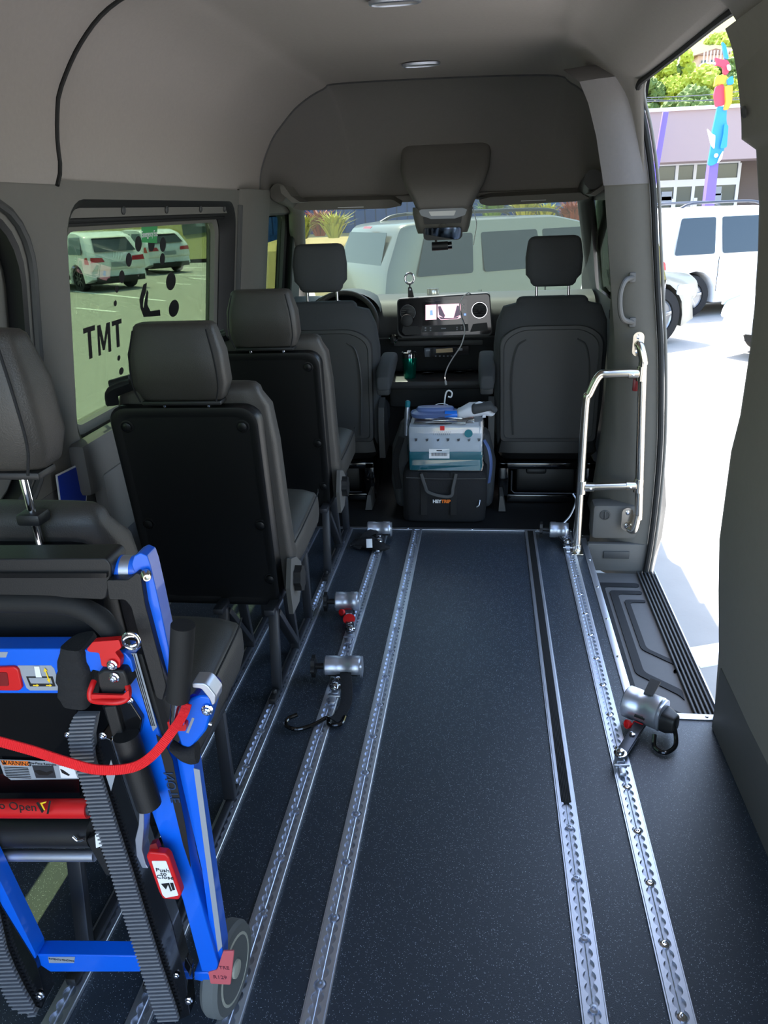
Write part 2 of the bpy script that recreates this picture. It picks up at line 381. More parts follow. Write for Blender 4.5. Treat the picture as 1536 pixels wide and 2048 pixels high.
# decals on window 2
gx = LW(.0735)
def decal(name, pts, m='ink'): 
    mb = MB(); mb.prism([gx(*p) for p in pts], (-.0006, 0, 0)); return mb.build(name, m, win2, smooth=0)
def gp(px, py):
    # pixel on the pane plane
    d = at(px, py, x=-1) - CAM; nn = V((1, 0, -.14)).normalized(); q = LW(.0735)(2.5, 1.1); t = (q - CAM).dot(nn) / d.dot(nn); r = CAM + d * t
    return (r.y, r.z)
def dot(px, py, w_, h_):
    c = gp(px, py); e = gp(px + w_ / 2, py); f = gp(px, py - h_ / 2); a, b = abs(e[0] - c[0]), abs(f[1] - c[1])
    decal('dot_decal', [(c[0] + a * math.cos(k * PI / 10), c[1] + b * math.sin(k * PI / 10)) for k in range(20)])
for q in ((277, 494, 13, 32), (258, 526, 12, 28), (244, 560, 11, 26), (234, 585, 7, 14), (231, 613, 6, 12), (303, 494, 13, 30), (326, 495, 12, 30), (325, 524, 10, 24), (342, 568, 19, 36), (348, 622, 20, 34), (238, 722, 6, 11), (243, 748, 9, 15)): dot(*q)
decal('figure_decal', [gp(*p) for p in ((287, 575), (294, 571), (292, 590), (287, 605), (286, 618), (290, 632), (287, 638), (281, 622), (279, 605), (283, 590))])
decal('figure_decal', [gp(*p) for p in ((294, 585), (297, 590), (295, 615), (301, 628), (320, 625), (321, 637), (287, 640), (287, 625), (290, 605))])
a, b = gp(205, 690), gp(245, 682)
def tm(ch, px, py, h):
    c = gp(px, py); r_ = gp(px + 10, py - 2.0); u_ = gp(px - .5, py - 10)
    hh = (V(gx(*gp(px, py - h / 2))) - V(gx(*gp(px, py + h / 2)))).length
    return text(ch, 'lettering', 'ink', win2, gx(*c), V(gx(*r_)) - V(gx(*c)), V(gx(*u_)) - V(gx(*c)), hh * 1.4, sx=.95, bold=.0015)
for P_ in (((166.5, 664), (190, 656.5), (190.5, 667), (182, 669.5), (185.5, 722), (179, 725), (175.5, 671.5), (167, 674.5)), ((194.5, 658), (201, 656), (208.5, 690), (213, 652.5), (220, 650), (223, 709), (217.5, 710.5), (215.5, 672), (210, 706), (206, 707), (199.5, 676), (202.5, 716.5), (197.5, 718.5)), ((223.5, 649.5), (243, 643), (243.5, 652.5), (237.5, 654.5), (240, 699), (234, 701.5), (231.5, 656.5), (224.5, 659))): decal('lettering', [gp(*q) for q in P_])
# emergency sticker
M['green'] = mat('green_sticker', (66, 160, 92), .5, emit=(66, 160, 92), estr=.0)
p = [gp(282, 455), gp(314, 456), gp(313, 492), gp(283, 491)]; gs = MB(); gx2 = LW(.0715); gs.prism([gx2(*q) for q in p], (-.001, 0, 0)); gs = gs.build('emergency_sign', 'green', win2, smooth=0)
c = gp(298, 474); text('Emergency Exit', 'lettering', 'white', gs, LW(.0705)(*c), (0, 1, 0), (.14, 0, 1), .030, sx=.74)
# plastic bag / reflection film stuck to the pane
# blue notice on the wall
bs = MB(); n_ = V((1, 0, 0)); P = [at(112, 950, x=-1.176), at(163, 925, x=-1.176), at(174, 990, x=-1.176), at(172, 1010, x=-1.176), at(120, 1010, x=-1.176)]
bs.prism(P, (-.002, 0, 0)); M['signblue'] = mat('blue_sign', (16, 50, 160), .4)
bs = bs.build('floor_sign', 'white', None, smooth=0); tag(bs, 'small blue notice with a white border low on the wall behind the rear left seat', 'sign')
c_ = sum(P, V()) / len(P); mb = MB(); mb.prism([c_ + (p - c_) * .92 + V((.001, 0, 0)) for p in P], (-.001, 0, 0)); mb.build('printed_field', 'signblue', bs, smooth=0)

# ---------------------------------------------------------------- right wall behind the door
prR = [(.515, 1.72), (.525, 1.66), (.545, 1.56), (.552, 1.512), (.585, 1.49), (.606, 1.38), (.617, 1.28), (.626, 1.15), (.629, 1.05), (.627, .893), (.617, .80), (.617, .556), (.632, .41), (.655, .22), (.667, 0), (.667, -.03)]
mb = MB()
ring = [V((x, YC, z)) for x, z in prR]
mb.loft([[V((x + .16, YC + .02, z)) for x, z in prR], [V((x + .012, YC + .012, z)) for x, z in prR], ring, [V((x - .006, YC - .03, z)) for x, z in prR], [V((x - .01, YC - .3, z)) for x, z in prR], [V((x - .01, -.35, z)) for x, z in prR]], closed=False, cap=False)
wr = struct(mb.build('wall_right', 'panelr', smooth=50))
mb = MB(); mb.loft([[V((.645, 1.9, z)), V((.60, 1.9, z))] for z in (0.0, .5)], closed=False, cap=False)
U_ = rpoly([at(a, b, y=YC + .004) for a, b in ((1447, 60), (1462, 100), (1472, 160), (1478, 225), (1481, 284), (1520, 291))], [0, .02, .03, .03, .02, 0], 4); mb = MB(); mb.loft([[p + V((.012, .0, 0)) for p in U_] + [V((.66, YC + .004, 1.50)), V((.60, YC + .004, 1.74))], [p + V((0, -.012, 0)) for p in U_] + [V((.66, YC - .008, 1.50)), V((.60, YC - .008, 1.74))], [p + V((-.004, -.7, 0)) for p in U_] + [V((.66, YC - .7, 1.50)), V((.60, YC - .7, 1.74))]]); mb.build('upper_trim', 'panelr', wr, smooth=40)
MB().lathe([(.012, 0), (.012, .003), (.008, .006), (.003, .005)], (.532, YC - .07, 1.56), (-1, 0, -.2), 14).build('screw_cap', 'trimd', wr)
mb = MB(); mb.box((.656, .8, .10), (.02, 2.2, .20), .006); mb.build('kick_panel', 'panel', wr)
# outer skin on the right, behind the door
mb = MB(); mb.add([(.80, YC + .02, -.4), (.80, -.35, -.4), (.80, -.35, 1.5), (.80, YC + .02, 1.5), (.62, -.35, 2.0), (.62, YC + .02, 2.0)], [(0, 1, 2, 3), (3, 2, 4, 5)]); struct(mb.build('wall_right_skin', 'gloss', smooth=0))
# ---------------------------------------------------------------- B pillar right
zs = [(-.16, .70), (0, .712), (.2, .717), (.436, .714), (.645, .70), (.85, .68), (1.036, .654), (1.25, .625), (1.45, .598), (1.62, .56), (1.73, .525), (1.80, .49)]
mb = MB(); rings = []
for z, xo in zs:
    wi = .225 if z < .2 else (.225 - (z - .2) * .10 if z < 1.04 else (.14 if z < 1.3 else .05))
    rings.append([V((xo + .01, 3.30, z)), V((xo + .004, 3.16, z)), V((xo - .012, 3.14, z)), V((xo - .05, 3.15, z)), V((xo - .10, 3.17, z)), V((xo - .16, 3.22, z)), V((xo - wi, 3.32, z)), V((xo - wi + .01, 3.45, z)), V((xo, 3.47, z))])
mb.loft(rings[:9], cap=True); bp = struct(mb.build('pillar_right', 'trim', smooth=50)); mb = MB(); mb.loft([[p + V((-.003 if i > 2 else 0, -.003, -.0)) for i, p in enumerate(r)] for r in rings[8:]] + [[p + V((-.05, .14, .06)) for p in rings[-1]]]); struct(mb.build('pillar_right_upper', 'pillarup', smooth=50))
# door seals: bent rubber hose round the opening
seal = [(xo - .002, 3.128, z) for z, xo in zs[:-1]] + [(.515, 3.08, 1.765), (.525, 3.0, 1.775), (.53, 2.6, 1.777), (.53, 2.1, 1.777), (.53, 1.99, 1.76), (.54, 1.965, 1.70)]
MB().tube(spline(seal, 4), .011, 8).build('trim_8', 'rubber')
seal2 = [(p[0] + .022, p[1] + .012, p[2] + (.0 if i < 11 else .012)) for i, p in enumerate(seal)]
MB().tube(spline(seal2, 4), .006, 8).build('trim_9', 'trim')
for _n in ('trim_8', 'trim_9'): struct(bpy.data.objects[_n])
# header between ceiling edge and outside
mb = MB(); mb.loft([[V((.53, y, 1.776)), V((.56, y, 1.80)), V((.60, y, 1.84)), V((.64, y, 1.95))] for y in (1.9, 3.2)], closed=False, cap=False); struct(mb.build('trim_5', 'trimd', smooth=0))
# lower pillar mouldings
mb = MB(); mb.box((.583, 3.155, -.05), (.262, .03, .13), .006); mb.build('step_panel', 'panel', bp)
mb = MB(); mb.box((.575, 3.136, -.035), (.11, .006, .035), .003); mb.build('step_panel_recess', 'trimd', bp)
mb = MB(); mb.box((.565, 3.20, .11), (.20, .10, .16), .02); mb.build('lower_cover', 'panel', bp)
mb = MB(); q = at(1210, 1030, y=3.148); mb.lathe([(.022, 0), (.022, .003), (.018, .004), (.018, .001)], q, (-.1, -1, 0), 20); mb.box(q + V((0, -.004, 0)), (.006, .003, .034), .001); mb.build('tie_down_cap', 'trimd', bp)
q = at(1271, 770, y=3.13); mb = MB(); mb.box(q, (.022, .012, .05), .005); rb = mb.build('red_switch', mat('switch_red', (120, 20, 25), .4), bp); lab(rb, 'dark red switch')
# grab handle on the pillar
gh = thing('grab_handle', 'dark grey moulded grab handle fixed to the right door pillar', 'handle', at(1258, 600, y=3.17))
pts = [at(1265, 555, y=3.16), at(1250, 562, y=3.12), at(1241, 585, y=3.11), at(1240, 615, y=3.11), at(1246, 638, y=3.12), at(1265, 645, y=3.16)]
MB().tube(spline(pts, 6), .010, 10).build('grip', 'panel', gh)
for p in (pts[0], pts[-1]): MB().box(p + V((.0, .005, 0)), (.028, .02, .04), .008).build('mount', 'panel', gh)
# front door body outside the pillar (glossy, bulging)
mb = MB(); rings = []
for z, dx in ((-.28, .0), (-.2, .035), (0, .06), (.15, .065), (.3, .045), (.6, .03), (.75, .035), (.95, .025), (1.1, .04), (1.25, .01), (1.45, -.03)):
    xo = .715 if z < .5 else .715 - (z - .5) * .105
    rings.append([V((xo + .005, 3.20, z)), V((xo + .012 + dx, 3.26, z)), V((xo + .03 + dx, 3.40, z)), V((xo + .04 + dx, 4.9, z)), V((xo, 4.9, z)), V((xo, 3.21, z))])
mb.loft(rings); fd = mb.build('door_1', 'gloss', smooth=40); struct(fd)
# cab right wall with a window
def XR(z): return .62 - .13 * (z - 1.0)
H5 = rrect(3.62, 4.72, .93, 1.40, .06); mb = MB(); holed(mb, [(3.4, -.05), (5.2, -.05), (5.2, 1.47), (3.4, 1.47)], [H5], lambda u, v: V((XR(max(v, .5)), u, v)))
struct(mb.build('wall_right_cab', 'trimd', smooth=0))
mb = MB(); mb.prism([V((XR(v) + .02, u, v)) for u, v in H5], (.004, 0, 0)); w5 = struct(mb.build('window_5', 'tint', smooth=0))
# left door B pillar and cab door trim
mb = MB(); mb.loft([[V((XW(z) + .0, 3.60, z)), V((XW(z) + .035, 3.66, z)), V((XW(z) + .04, 3.95, z)), V((XW(z) + .02, 4.05, z)), V((XW(z) - .02, 4.08, z)), V((XW(z) - .03, 3.62, z))] for z in (.1, .5, .9, 1.2, 1.42, 1.505)]); struct(mb.build('pillar_left', 'trim', smooth=40))
# ---------------------------------------------------------------- cab liner: dome from the arch to the header
arch = spline([V((a, b)) for a, b in pr_front], 5); N = len(arch); rings = []
for j in range(11):
    v = j / 10; a = v * PI / 2; row = []
    for i, p in enumerate(arch):
        xf = -.275 + (p.x + .275) * (1 - .05 * v); zf = p.y - (p.y - 1.445) * (1 - math.cos(a)) ** .9
        row.append(V((xf, 4.0 + .52 * math.sin(a), zf)))
    rings.append(row)
mb = MB(); mb.loft(rings, closed=False, cap=False); struct(mb.build('ceiling_cab', 'cabliner', smooth=60))
mb = MB(); mb.tube([V((p.x, 3.992, p.y - .002)) for p in arch], .005, 6); struct(mb.build('trim_6', 'trimd'))
# outer cab roof
mb = MB(); mb.loft([[V((-1.2, y, 1.50)), V((-1.1, y, z)), V((.55, y, z)), V((.66, y, 1.48))] for y, z in ((3.9, 2.03), (4.3, 1.98), (4.62, 1.55))], closed=False, cap=False); struct(mb.build('roof_cab', 'gloss', smooth=0))
# windscreen, header and A pillars
wsT, wsB = 1.435, .71
WL = [V((-1.03, 4.56, wsT)), V((.49, 4.56, wsT)), V((.70, 5.50, wsB)), V((-1.24, 5.50, wsB))]
rings = []
for j in range(7):
    v = j / 6; a, b = WL[0].lerp(WL[3], v), WL[1].lerp(WL[2], v)
    rings.append([a.lerp(b, u / 12) + V((0, .10 * (1 - (u / 6 - 1) ** 2), 0)) for u in range(13)])
mb = MB(); mb.loft(rings, closed=False, cap=False); struct(mb.build('window_4', 'wshield', smooth=60))
mb = MB(); mb.box((-.27, 4.53, 1.447), (1.62, .09, .035), .012); struct(mb.build('trim_7', 'cabliner'))
for nm, a, b, s_ in (('pillar_windscreen_left', WL[0], WL[3], -1), ('pillar_windscreen_right', WL[1], WL[2], 1)):
    mb = MB(); mb.tube([a + V((s_ * .02, -.42, .06)), a + V((s_ * .03, -.1, .03)), a + V((s_ * .035, .02, -.01)), (a + b) / 2 + V((s_ * .045, -.02, 0)), b + V((s_ * .05, 0, 0))], [.045, .045, .045, .05, .06], 12); struct(mb.build(nm, 'trim' if s_ < 0 else 'trimd', smooth=60))
# ceiling lamps
for k, (px, py, ll) in enumerate(((790, 5, 'long oval ceiling lamp nearest the camera, cut by the top of the picture'), (842, 130, 'small oval ceiling lamp just behind the cab arch'))):
    q = at(px, py, z=(1.968, 1.948)[k]); L_ = thing('ceiling_lamp', ll, 'lamp', q, None)
    def oval(a, b, z): return [V((q.x + a * math.copysign(abs(math.cos(t * PI / 12)) ** .6, math.cos(t * PI / 12)), q.y + b * math.sin(t * PI / 12), z + q.z - 1.968)) for t in range(24)]
    mb = MB(); mb.loft([oval(.080, .034, 1.974), oval(.079, .033, 1.965), oval(.072, .026, 1.963), oval(.071, .025, 1.968)], cap=False); mb.build('bezel', 'alud', L_)
    mb = MB(); mb.prism(oval(.072, .026, 1.972), (0, 0, -.005)); mb.build('lens', mat('lamp_lens_%s' % 'ab'[k], (150, 146, 142), .35), L_)
# ---------------------------------------------------------------- floor tracks
def half_plate(y0, y1, side, pitch=.0252, ph=0, rh=.0128, rn=.0066):
    vs, fs = [], []; y = y0; row = []
    k = math.floor((y0 - ph) / pitch)
    while True:
        c = ph + k * pitch; k += 1
        if c - pitch / 2 > y1: break
        xs = [(-pitch / 2, rn)]
        a0 = math.asin(min(1, rn / rh)) 
        for j in range(6):
            a = a0 + (PI - 2 * a0) * j / 5; xs.append((-rh * math.cos(a), rh * math.sin(a)))
        for dy, dx in xs:
            if y0 <= c + dy <= y1: row.append((c + dy, dx))
    zt, zb = .0070, .0012
    for yy, dx in row:
        vs += [V((side * .0235, yy, .001)), V((side * .0235, yy, .005)), V((side * .0212, yy, .0050)), V((side * .0200, yy, zt)), V((side * .0150, yy, zt)), V((side * dx, yy, zt)), V((side * dx, yy, zb))]
    n = 7
    for i in range(len(row) - 1):
        for k in range(n - 1): fs.append((i * n + k, i * n + k + 1, (i + 1) * n + k + 1, (i + 1) * n + k))
    return vs, fs
def track(x, y0, y1, label, cover=None, ph=0.0, bright=False):
    t = thing('floor_track', label, 'floor track', (x, y0, 0), 'aluminium anchor tracks along the floor')
    mb = MB()
    for s_ in (-1, 1):
        vs, fs = half_plate(y0, y1, s_, ph=ph); mb.add([v + V((x, 0, 0)) for v in vs], fs)
    mb.build('slotted_plate', 'alu', t, smooth=30)
    MB().box((x, (y0 + y1) / 2, .001), (.030, y1 - y0, .001)).build('channel_bed', 'alud', t, smooth=0)
    MB().tube([(x, y0, .0022), (x, y1, .0022)], .0012, 6).build('channel_ridge', 'alu', t)
    pr_ = MB().lathe([(.0095, 0), (.0095, .003), (.0065, .0045), (.004, .0045), (.004, .002)], (0, 0, 0), n=12)
    y = y0 + .07; first = None
    ye = cover[0] if cover else y1
    while y < ye - .03:
        if first is None:
            o = pr_.build('screw', 'chrome' if bright else 'alud', t, world=False); first = o
        else:
            o = first.copy(); C.objects.link(o)
        o.location = (0, y - y0, .0016); y += .1512
    if cover:
        mb = MB(); mb.box((x, (cover[0] + cover[1]) / 2, .0062), (.025, cover[1] - cover[0], .004), .001)
        for k in range(6): mb.box((x - .010 + k * .004, (cover[0] + cover[1]) / 2, .0088), (.0018, cover[1] - cover[0], .0016))
        mb.build('slot_cover', 'rubber', t)
    return t
Y0, Y1 = .2, 3.30
track(-.788, Y0, Y1, 'floor track farthest left, running under the legs next to the windows', ph=.004)
track(-.630, Y0, Y1, 'floor track that carries the aisle-side feet of the black rear seats', ph=.011)
track(-.459, Y0, Y1, 'floor track with two silver strap retractors lying on it', ph=.002)
track(-.304, Y0, Y1, 'bare floor track on the left edge of the empty centre aisle', ph=.015)
track(.213, Y0, Y1, 'floor track whose far part is filled with a black ribbed strip', cover=(1.56, 3.29), ph=.006)
track(.371, Y0, Y1, 'rightmost floor track, holding the silver retractor with a black hook', ph=.018, bright=True)
# ================================================================== REAR PASSENGER SEATS
def lean(z): return 2.03 - .12 * (z - .28)     # rear face of the backrest
def rear_seat(label, dy, hr_up=0.0, dx=0.0, hx=0.0):
    X0 = -.815 + dx
    t = thing('passenger_seat', label, 'seat', (X0, 2.1 + dy, 0), 'black single seats along the left wall')
    def Y(y): return y + dy
    # upholstered back: lofted superellipse sections following the lean
    mb = MB(); st = []
    for z, w_, d_ in ((.30, .45, .12), (.42, .455, .125), (.60, .45, .115), (.80, .45, .11), (.91, .435, .10), (.98, .40, .075)):
        st.append((z, X0 + .012, Y(lean(z) + .03 + d_ / 2), w_, d_))
    mb.pillow(st, e=5, rnd=.03); mb.build('backrest', 'leather', t, smooth=50)
    # hard shell at the back
    mb = MB(); rings = []
    out = rrect(-.215, .215, .275, .925, .05, 5)
    def rg(k, dyy): 
        r = []
        for x, z in out:
            cx, cz = x * (1 - k / .215) * (.97 if z < .5 else 1), .60 + (z - .60) * (1 - k / .325); r.append(V((X0 + cx, Y(lean(cz) + dyy), cz)))
        return r
    mb.loft([rg(0, .05), rg(0, .012), rg(.006, .003), rg(.018, 0), rg(.03, .004), rg(.034, .004)]); mb.build('back_shell', 'shell', t, smooth=40)
    for sx, z in ((-.165, .865), (.165, .865), (-.165, .56), (.175, .56), (.18, .375), (-.17, .375)):
        p = V((X0 + sx, Y(lean(z) + .004), z)); MB().lathe([(.020, -.002), (.020, .0015), (.0165, .002), (.0155, -.0005), (.013, -.0005), (.0125, .004), (.010, .0055), (0, .006)], p, (0, -1, -.12), 20).build('shell_button', 'shell', t)
    # belt guide at the window-side shoulder
    mb = MB(); mb.tube(spline([(X0 - .20, Y(1.97), .93), (X0 - .185, Y(1.955), .965), (X0 - .13, Y(1.96), .985)], 4), [.018] * 9, 8, flat=.6); mb.cyl((X0 - .21, Y(2.0), .975), (X0 - .15, Y(2.0), .99), .014, n=12); mb.build('belt_guide', 'black', t)
    # headrest
    zb = .943 + hr_up
    mb = MB(); mb.pillow([(zb, X0 + .015 + hx, Y(1.965), .235, .085), (zb + .05, X0 + .015 + hx, Y(1.955), .262, .10), (zb + .13, X0 + .015 + hx, Y(1.952), .255, .10), (zb + .205, X0 + .015 + hx, Y(1.955), .22, .07)], e=5.5, rnd=.018)
    h = mb.build('headrest', 'leather', t, smooth=50)
    for s_ in (-1, 1):
        q = [(X0 + .015 + hx + s_ * .104, Y(1.9085), zb + .004), (X0 + .015 + hx + s_ * .116, Y(1.9035), zb + .05), (X0 + .015 + hx + s_ * .113, Y(1.9015), zb + .12), (X0 + .015 + hx + s_ * .098, Y(1.912), zb + .19)]
        MB().tube(spline(q, 5), .0022, 6).build('seam', 'bweb', h)
    MB().box((X0 + .015 + hx, Y(1.95), zb - .004), (.22, .05, .012), .004).build('headrest_base', 'black', h)
    for s_ in (-1, 1):
        MB().cyl((X0 + .015 + hx + s_ * .062, Y(1.965), .92), (X0 + .015 + hx + s_ * .062, Y(1.957), zb + .02), .0065, n=12).build('headrest_post', 'chrome', t)
        MB().box((X0 + .015 + hx + s_ * .062, Y(1.963), .975), (.04, .036, .02), .006).build('post_socket', 'black', t)
    # cushion
    mb = MB(); mb.pillow([(Y(2.08), X0 + .012, .40, .44, .13), (Y(2.25), X0 + .012, .41, .46, .15), (Y(2.45), X0 + .012, .425, .46, .16), (Y(2.55), X0 + .012, .42, .44, .13)], e=5, axis='y', rnd=.035); cu = mb.build('seat_cushion', 'leather', t, smooth=50)
    q = [(X0 + .012 + .2285, Y(2.12), .455), (X0 + .012 + .2305, Y(2.25), .465), (X0 + .012 + .2305, Y(2.45), .485), (X0 + .012 + .215, Y(2.54), .475)]
    MB().tube(spline(q, 4), .0022, 6).build('seam', 'bweb', cu)
    MB().box((X0, Y(2.26), .315), (.40, .42, .05), .012).build('seat_pan', 'shell', t)
    # recliner
    mb = MB(); mb.prism([V((X0 + .235, Y(a), b)) for a, b in ((2.00, .27), (1.99, .36), (2.03, .44), (2.09, .42), (2.14, .38), (2.15, .33), (2.08, .27))], (.014, 0, 0)); mb.build('recliner_plate', 'panel', t, smooth=20)
    pf = [V((X0 + .249, Y(2.065) + (.034 + .003 * math.cos(k * PI / 2.5)) * math.cos(k * PI / 20), .36 + (.040 + .003 * math.cos(k * PI / 2.5)) * math.sin(k * PI / 20))) for k in range(40)]
    MB().prism(pf, (.022, 0, 0)).build('recliner_knob', 'black', t, smooth=25)
    # frames of square tube on the two tracks
    for k, xf in enumerate((-.630, -.788)):
        for nm, a, b in (('leg', (xf, Y(1.965), .02), (xf, Y(2.01), .29)), ('leg', (xf, Y(2.215), .02), (xf, Y(2.17), .29)), ('brace', (xf, Y(2.03), .26), (xf, Y(2.205), .05)), ('leg', (xf, Y(2.42), .02), (xf, Y(2.42), .29))):
            MB().bar(a, b, .020, .030, .003, up=(1, 0, 0)).build(nm, 'frame', t)
        MB().box((xf, Y(2.19), .018), (.018, .56, .014), .003).build('base_rail', 'frame', t)
        mb = MB(); mb.box((xf, Y(1.93), .020), (.022, .06, .020), .004); mb.lathe([(.008, 0), (.008, .008), (.005, .012), (0, .013)], (xf, Y(1.965 + (.0)) - .03, .030), n=8); mb.build('track_clamp', 'black', t)
        MB().box((xf, Y(2.2), .292), (.03, .48, .02), .003).build('side_rail', 'frame', t)
    return t
rear_seat('middle black seat of the left row, below the black window letters', 0)
rear_seat('black rear seat with dark headrest directly behind the driver seat', .83)
rear_seat('black rear seat nearest the camera, its headrest raised on a bright post', -.93, hr_up=.115, hx=.045)

# ================================================================== FRONT SEATS
def front_seat(label, cx, arm):
    yb = 3.80; t = thing('front_seat', label, 'seat', (cx, yb + .2, 0), 'charcoal cab seats')
    mb = MB(); mb.pillow([(.23, cx, yb + .10, .50, .16), (.45, cx, yb + .10, .53, .17), (.75, cx, yb + .095, .545, .16), (.87, cx, yb + .07, .52, .14), (.94, cx, yb + .065, .46, .12), (.985, cx, yb + .065, .34, .09)], e=4, rnd=.03, n=36); mb.build('backrest', 'fabric', t, smooth=55)
    def zy(z): return yb + (.005 if z < .75 else -.005 + (z - .75) * .04)
    def ring(k, dd): return [V((cx + a * (1 - k * 4), yb + dd, .565 + (b - .565) * (1 - k * 3.4))) for a, b in rpolyz]
    rpolyz = [(p.x, p.y) for p in rpoly([V((-.235, .28, 0)), V((.235, .28, 0)), V((.245, .80, 0)), V((.16, .855, 0)), V((-.16, .855, 0)), V((-.245, .80, 0))], [.03, .03, .08, .06, .06, .08], 5)]
    mb = MB(); mb.loft([ring(0, .03), ring(0, -.001), ring(.003, -.006), ring(.018, -.008), ring(.022, -.003), ring(.026, -.003)]); mb.build('back_panel', 'trimd', t, smooth=40)
    for s_ in (-1, 1): MB().tube(spline([(cx + s_ * .17, yb - .010, .32), (cx + s_ * .185, yb - .012, .6), (cx + s_ * .165, yb - .008, .75), (cx + s_ * .12, yb - .002, .79)], 5), .005, 6).build('panel_crease', 'trimd', t)
    mb = MB(); mb.pillow([(.175, cx, yb + .10, .46, .14), (.22, cx, yb + .08, .50, .16), (.30, cx, yb + .08, .47, .15)], e=6, rnd=.012); mb.build('lower_cover', 'black', t, smooth=40)
    mb = MB(); mb.pillow([(1.03, cx, yb + .05, .215, .09), (1.085, cx, yb + .05, .255, .11), (1.16, cx, yb + .05, .262, .115), (1.255, cx, yb + .058, .245, .09)], e=4.2, rnd=.032, n=32); mb.build('headrest', 'fabric', t, smooth=55)
    for s_ in (-1, 1):
        MB().cyl((cx + s_ * .075, yb + .06, .96), (cx + s_ * .075, yb + .055, 1.06), .0065, n=12).build('headrest_post', 'chrome', t)
        MB().lathe([(.017, 0), (.015, .010), (.009, .012)], (cx + s_ * .075, yb + .06, .975), n=14).build('post_socket', 'black', t)
    mb = MB(); mb.pillow([(yb + .10, cx, .30, .50, .15), (yb + .3, cx, .31, .53, .16), (yb + .55, cx, .32, .52, .16)], e=5, axis='y', rnd=.04); mb.build('seat_cushion', 'fabric', t, smooth=50)
    ax = cx + arm * .305
    mb = MB(); mb.pillow([(yb - .09, ax, .60, .070, .075), (yb - .04, ax, .62, .080, .10), (yb + .12, ax, .655, .085, .08), (yb + .25, ax, .67, .08, .06)], e=4, axis='y', rnd=.015); a_ = mb.build('armrest', 'fabric', t, smooth=50)
    MB().box((ax, yb - .06, .575), (.064, .05, .07), .012).build('armrest_joint', 'trimd', a_)
    mb = MB(); mb.prism([V((cx + arm * .265, a, b)) for a, b in ((yb - .02, .20), (yb - .03, .35), (yb, .46), (yb + .06, .50), (yb + .12, .42), (yb + .16, .22))], (arm * .03, 0, 0)); mb.build('side_shield', 'trimd', t, smooth=25)
    # pedestal
    mb = MB()
    for x0, x1, z0, z1 in ((-.24, -.19, -.02, .19), (.19, .24, -.02, .19), (-.24, .24, .155, .19), (-.24, .24, -.02, .02)): mb.box((cx + (x0 + x1) / 2, yb - .05, (z0 + z1) / 2), (x1 - x0, .035, z1 - z0), .006)
    for s_ in (-1, 1): mb.box((cx + s_ * .225, yb + .12, .085), (.02, .34, .20), .004)
    mb.build('pedestal', 'gloss', t)
    mb = MB(); P = [V((cx + a, yb - .069, b)) for a, b in ((-.175, .15), (-.175, .045), (-.16, .03), (.17, .03))]; mb.tube(P, .004, 8); mb.build('pedestal_lip', 'frame', t)
    mb = MB(); mb.box((cx, yb + .1, .07), (.30, .16, .14), .02); mb.box((cx - .05, yb + .0, .13), (.1, .05, .03), .01); mb.build('wiring_box', 'black', t)
    for s_ in (-1, 1): MB().prism([V((cx + s_ * .24, yb - .20, -.02)), V((cx + s_ * .24 - s_ * .035, yb - .20, -.02)), V((cx + s_ * .24 - s_ * .02, yb - .20, .06)), V((cx + s_ * .24 - s_ * .005, yb - .20, .06))], (0, .15, 0)).build('floor_bracket', 'panel', t, smooth=0)
    return t
front_seat('charcoal passenger seat on the right of the cab, behind the metal handrail', .315, -1)
front_seat('charcoal driver seat on the left of the cab, in front of the steering wheel', -.80, 1)

# ================================================================== HANDRAIL
hr = thing('handrail', 'brushed metal handrail beside the open door on the right', 'handrail', (.40, 3.09, 0))
y = 3.09; b0 = V((.398, y, 0)); R_ = .0165
p1 = at(1172, 800, y=y); p2 = at(1283, 747, y=y)
pts = [b0 + V((0, 0, .01)), V((p1.x * .5 + b0.x * .5, y, .33)), V((p1.x, y, p1.z - .02)), V((p1.x + .012, y, p1.z + .025)), V((p1.x + .045, y, p2.z - .008)), V((p1.x + .085, y, p2.z)), V((p2.x, y, p2.z + .003))]
MB().tube(spline(pts, 6), R_, 16).build('front_tube', 'steel', hr)
a, b, c, d = at(1277, 690, y=3.115), at(1287, 725, y=y), at(1276, 1030, y=y), at(1258, 1058, y=3.10)
pts = [a + V((0, .01, 0)), a + V((.006, -.012, -.006)), V((b.x, y, b.z)), V((b.x, y, b.z - .05)), V((c.x, y, c.z + .03)), V((c.x - .002, y, c.z)), V((c.x - .012, y, d.z + .002)), d + V((0, .005, 0))]
MB().tube(spline(pts, 6), R_, 16).build('rear_tube', 'steel', hr)
e, f_ = at(1163, 974, y=y), at(1277, 971, y=y); MB().cyl(e, f_, R_ * .95, n=16).build('cross_tube', 'steel', hr)
for p, q in ((e, e + V((.05, 0, 0))), (f_, f_ - V((.05, 0, 0))), (p2, p2 - V((.05, 0, 0)))):
    u = (q - p).normalized(); MB().cyl(p + u * .012, q, R_ * 1.18, n=16).build('tee_fitting', 'steel', hr)
    MB().lathe([(.0055, 0), (.0055, .003), (.0025, .004), (0, .003)], q - u * .015 + V((0, -R_ * 1.16, 0)), (0, -1, 0), 10).build('screw', 'chrome', hr)
for p in (e, f_, p2): MB().cyl(p - V((0, 0, .028)), p + V((0, 0, .028)), R_ * 1.18, n=16).build('tee_sleeve', 'steel', hr)
def rrv(c_, w_, h_, yy, d_): 
    mb = MB(); mb.prism([V((c_.x + a, yy, c_.z + b)) for a, b in rrect(-w_, w_, -h_, h_, w_ * .98, 6)], (0, d_, 0)); return mb
q = at(1276, 688, y=3.125); pl = rrv(q, .021, .047, 3.12, .005).build('wall_plate', 'steel', hr)
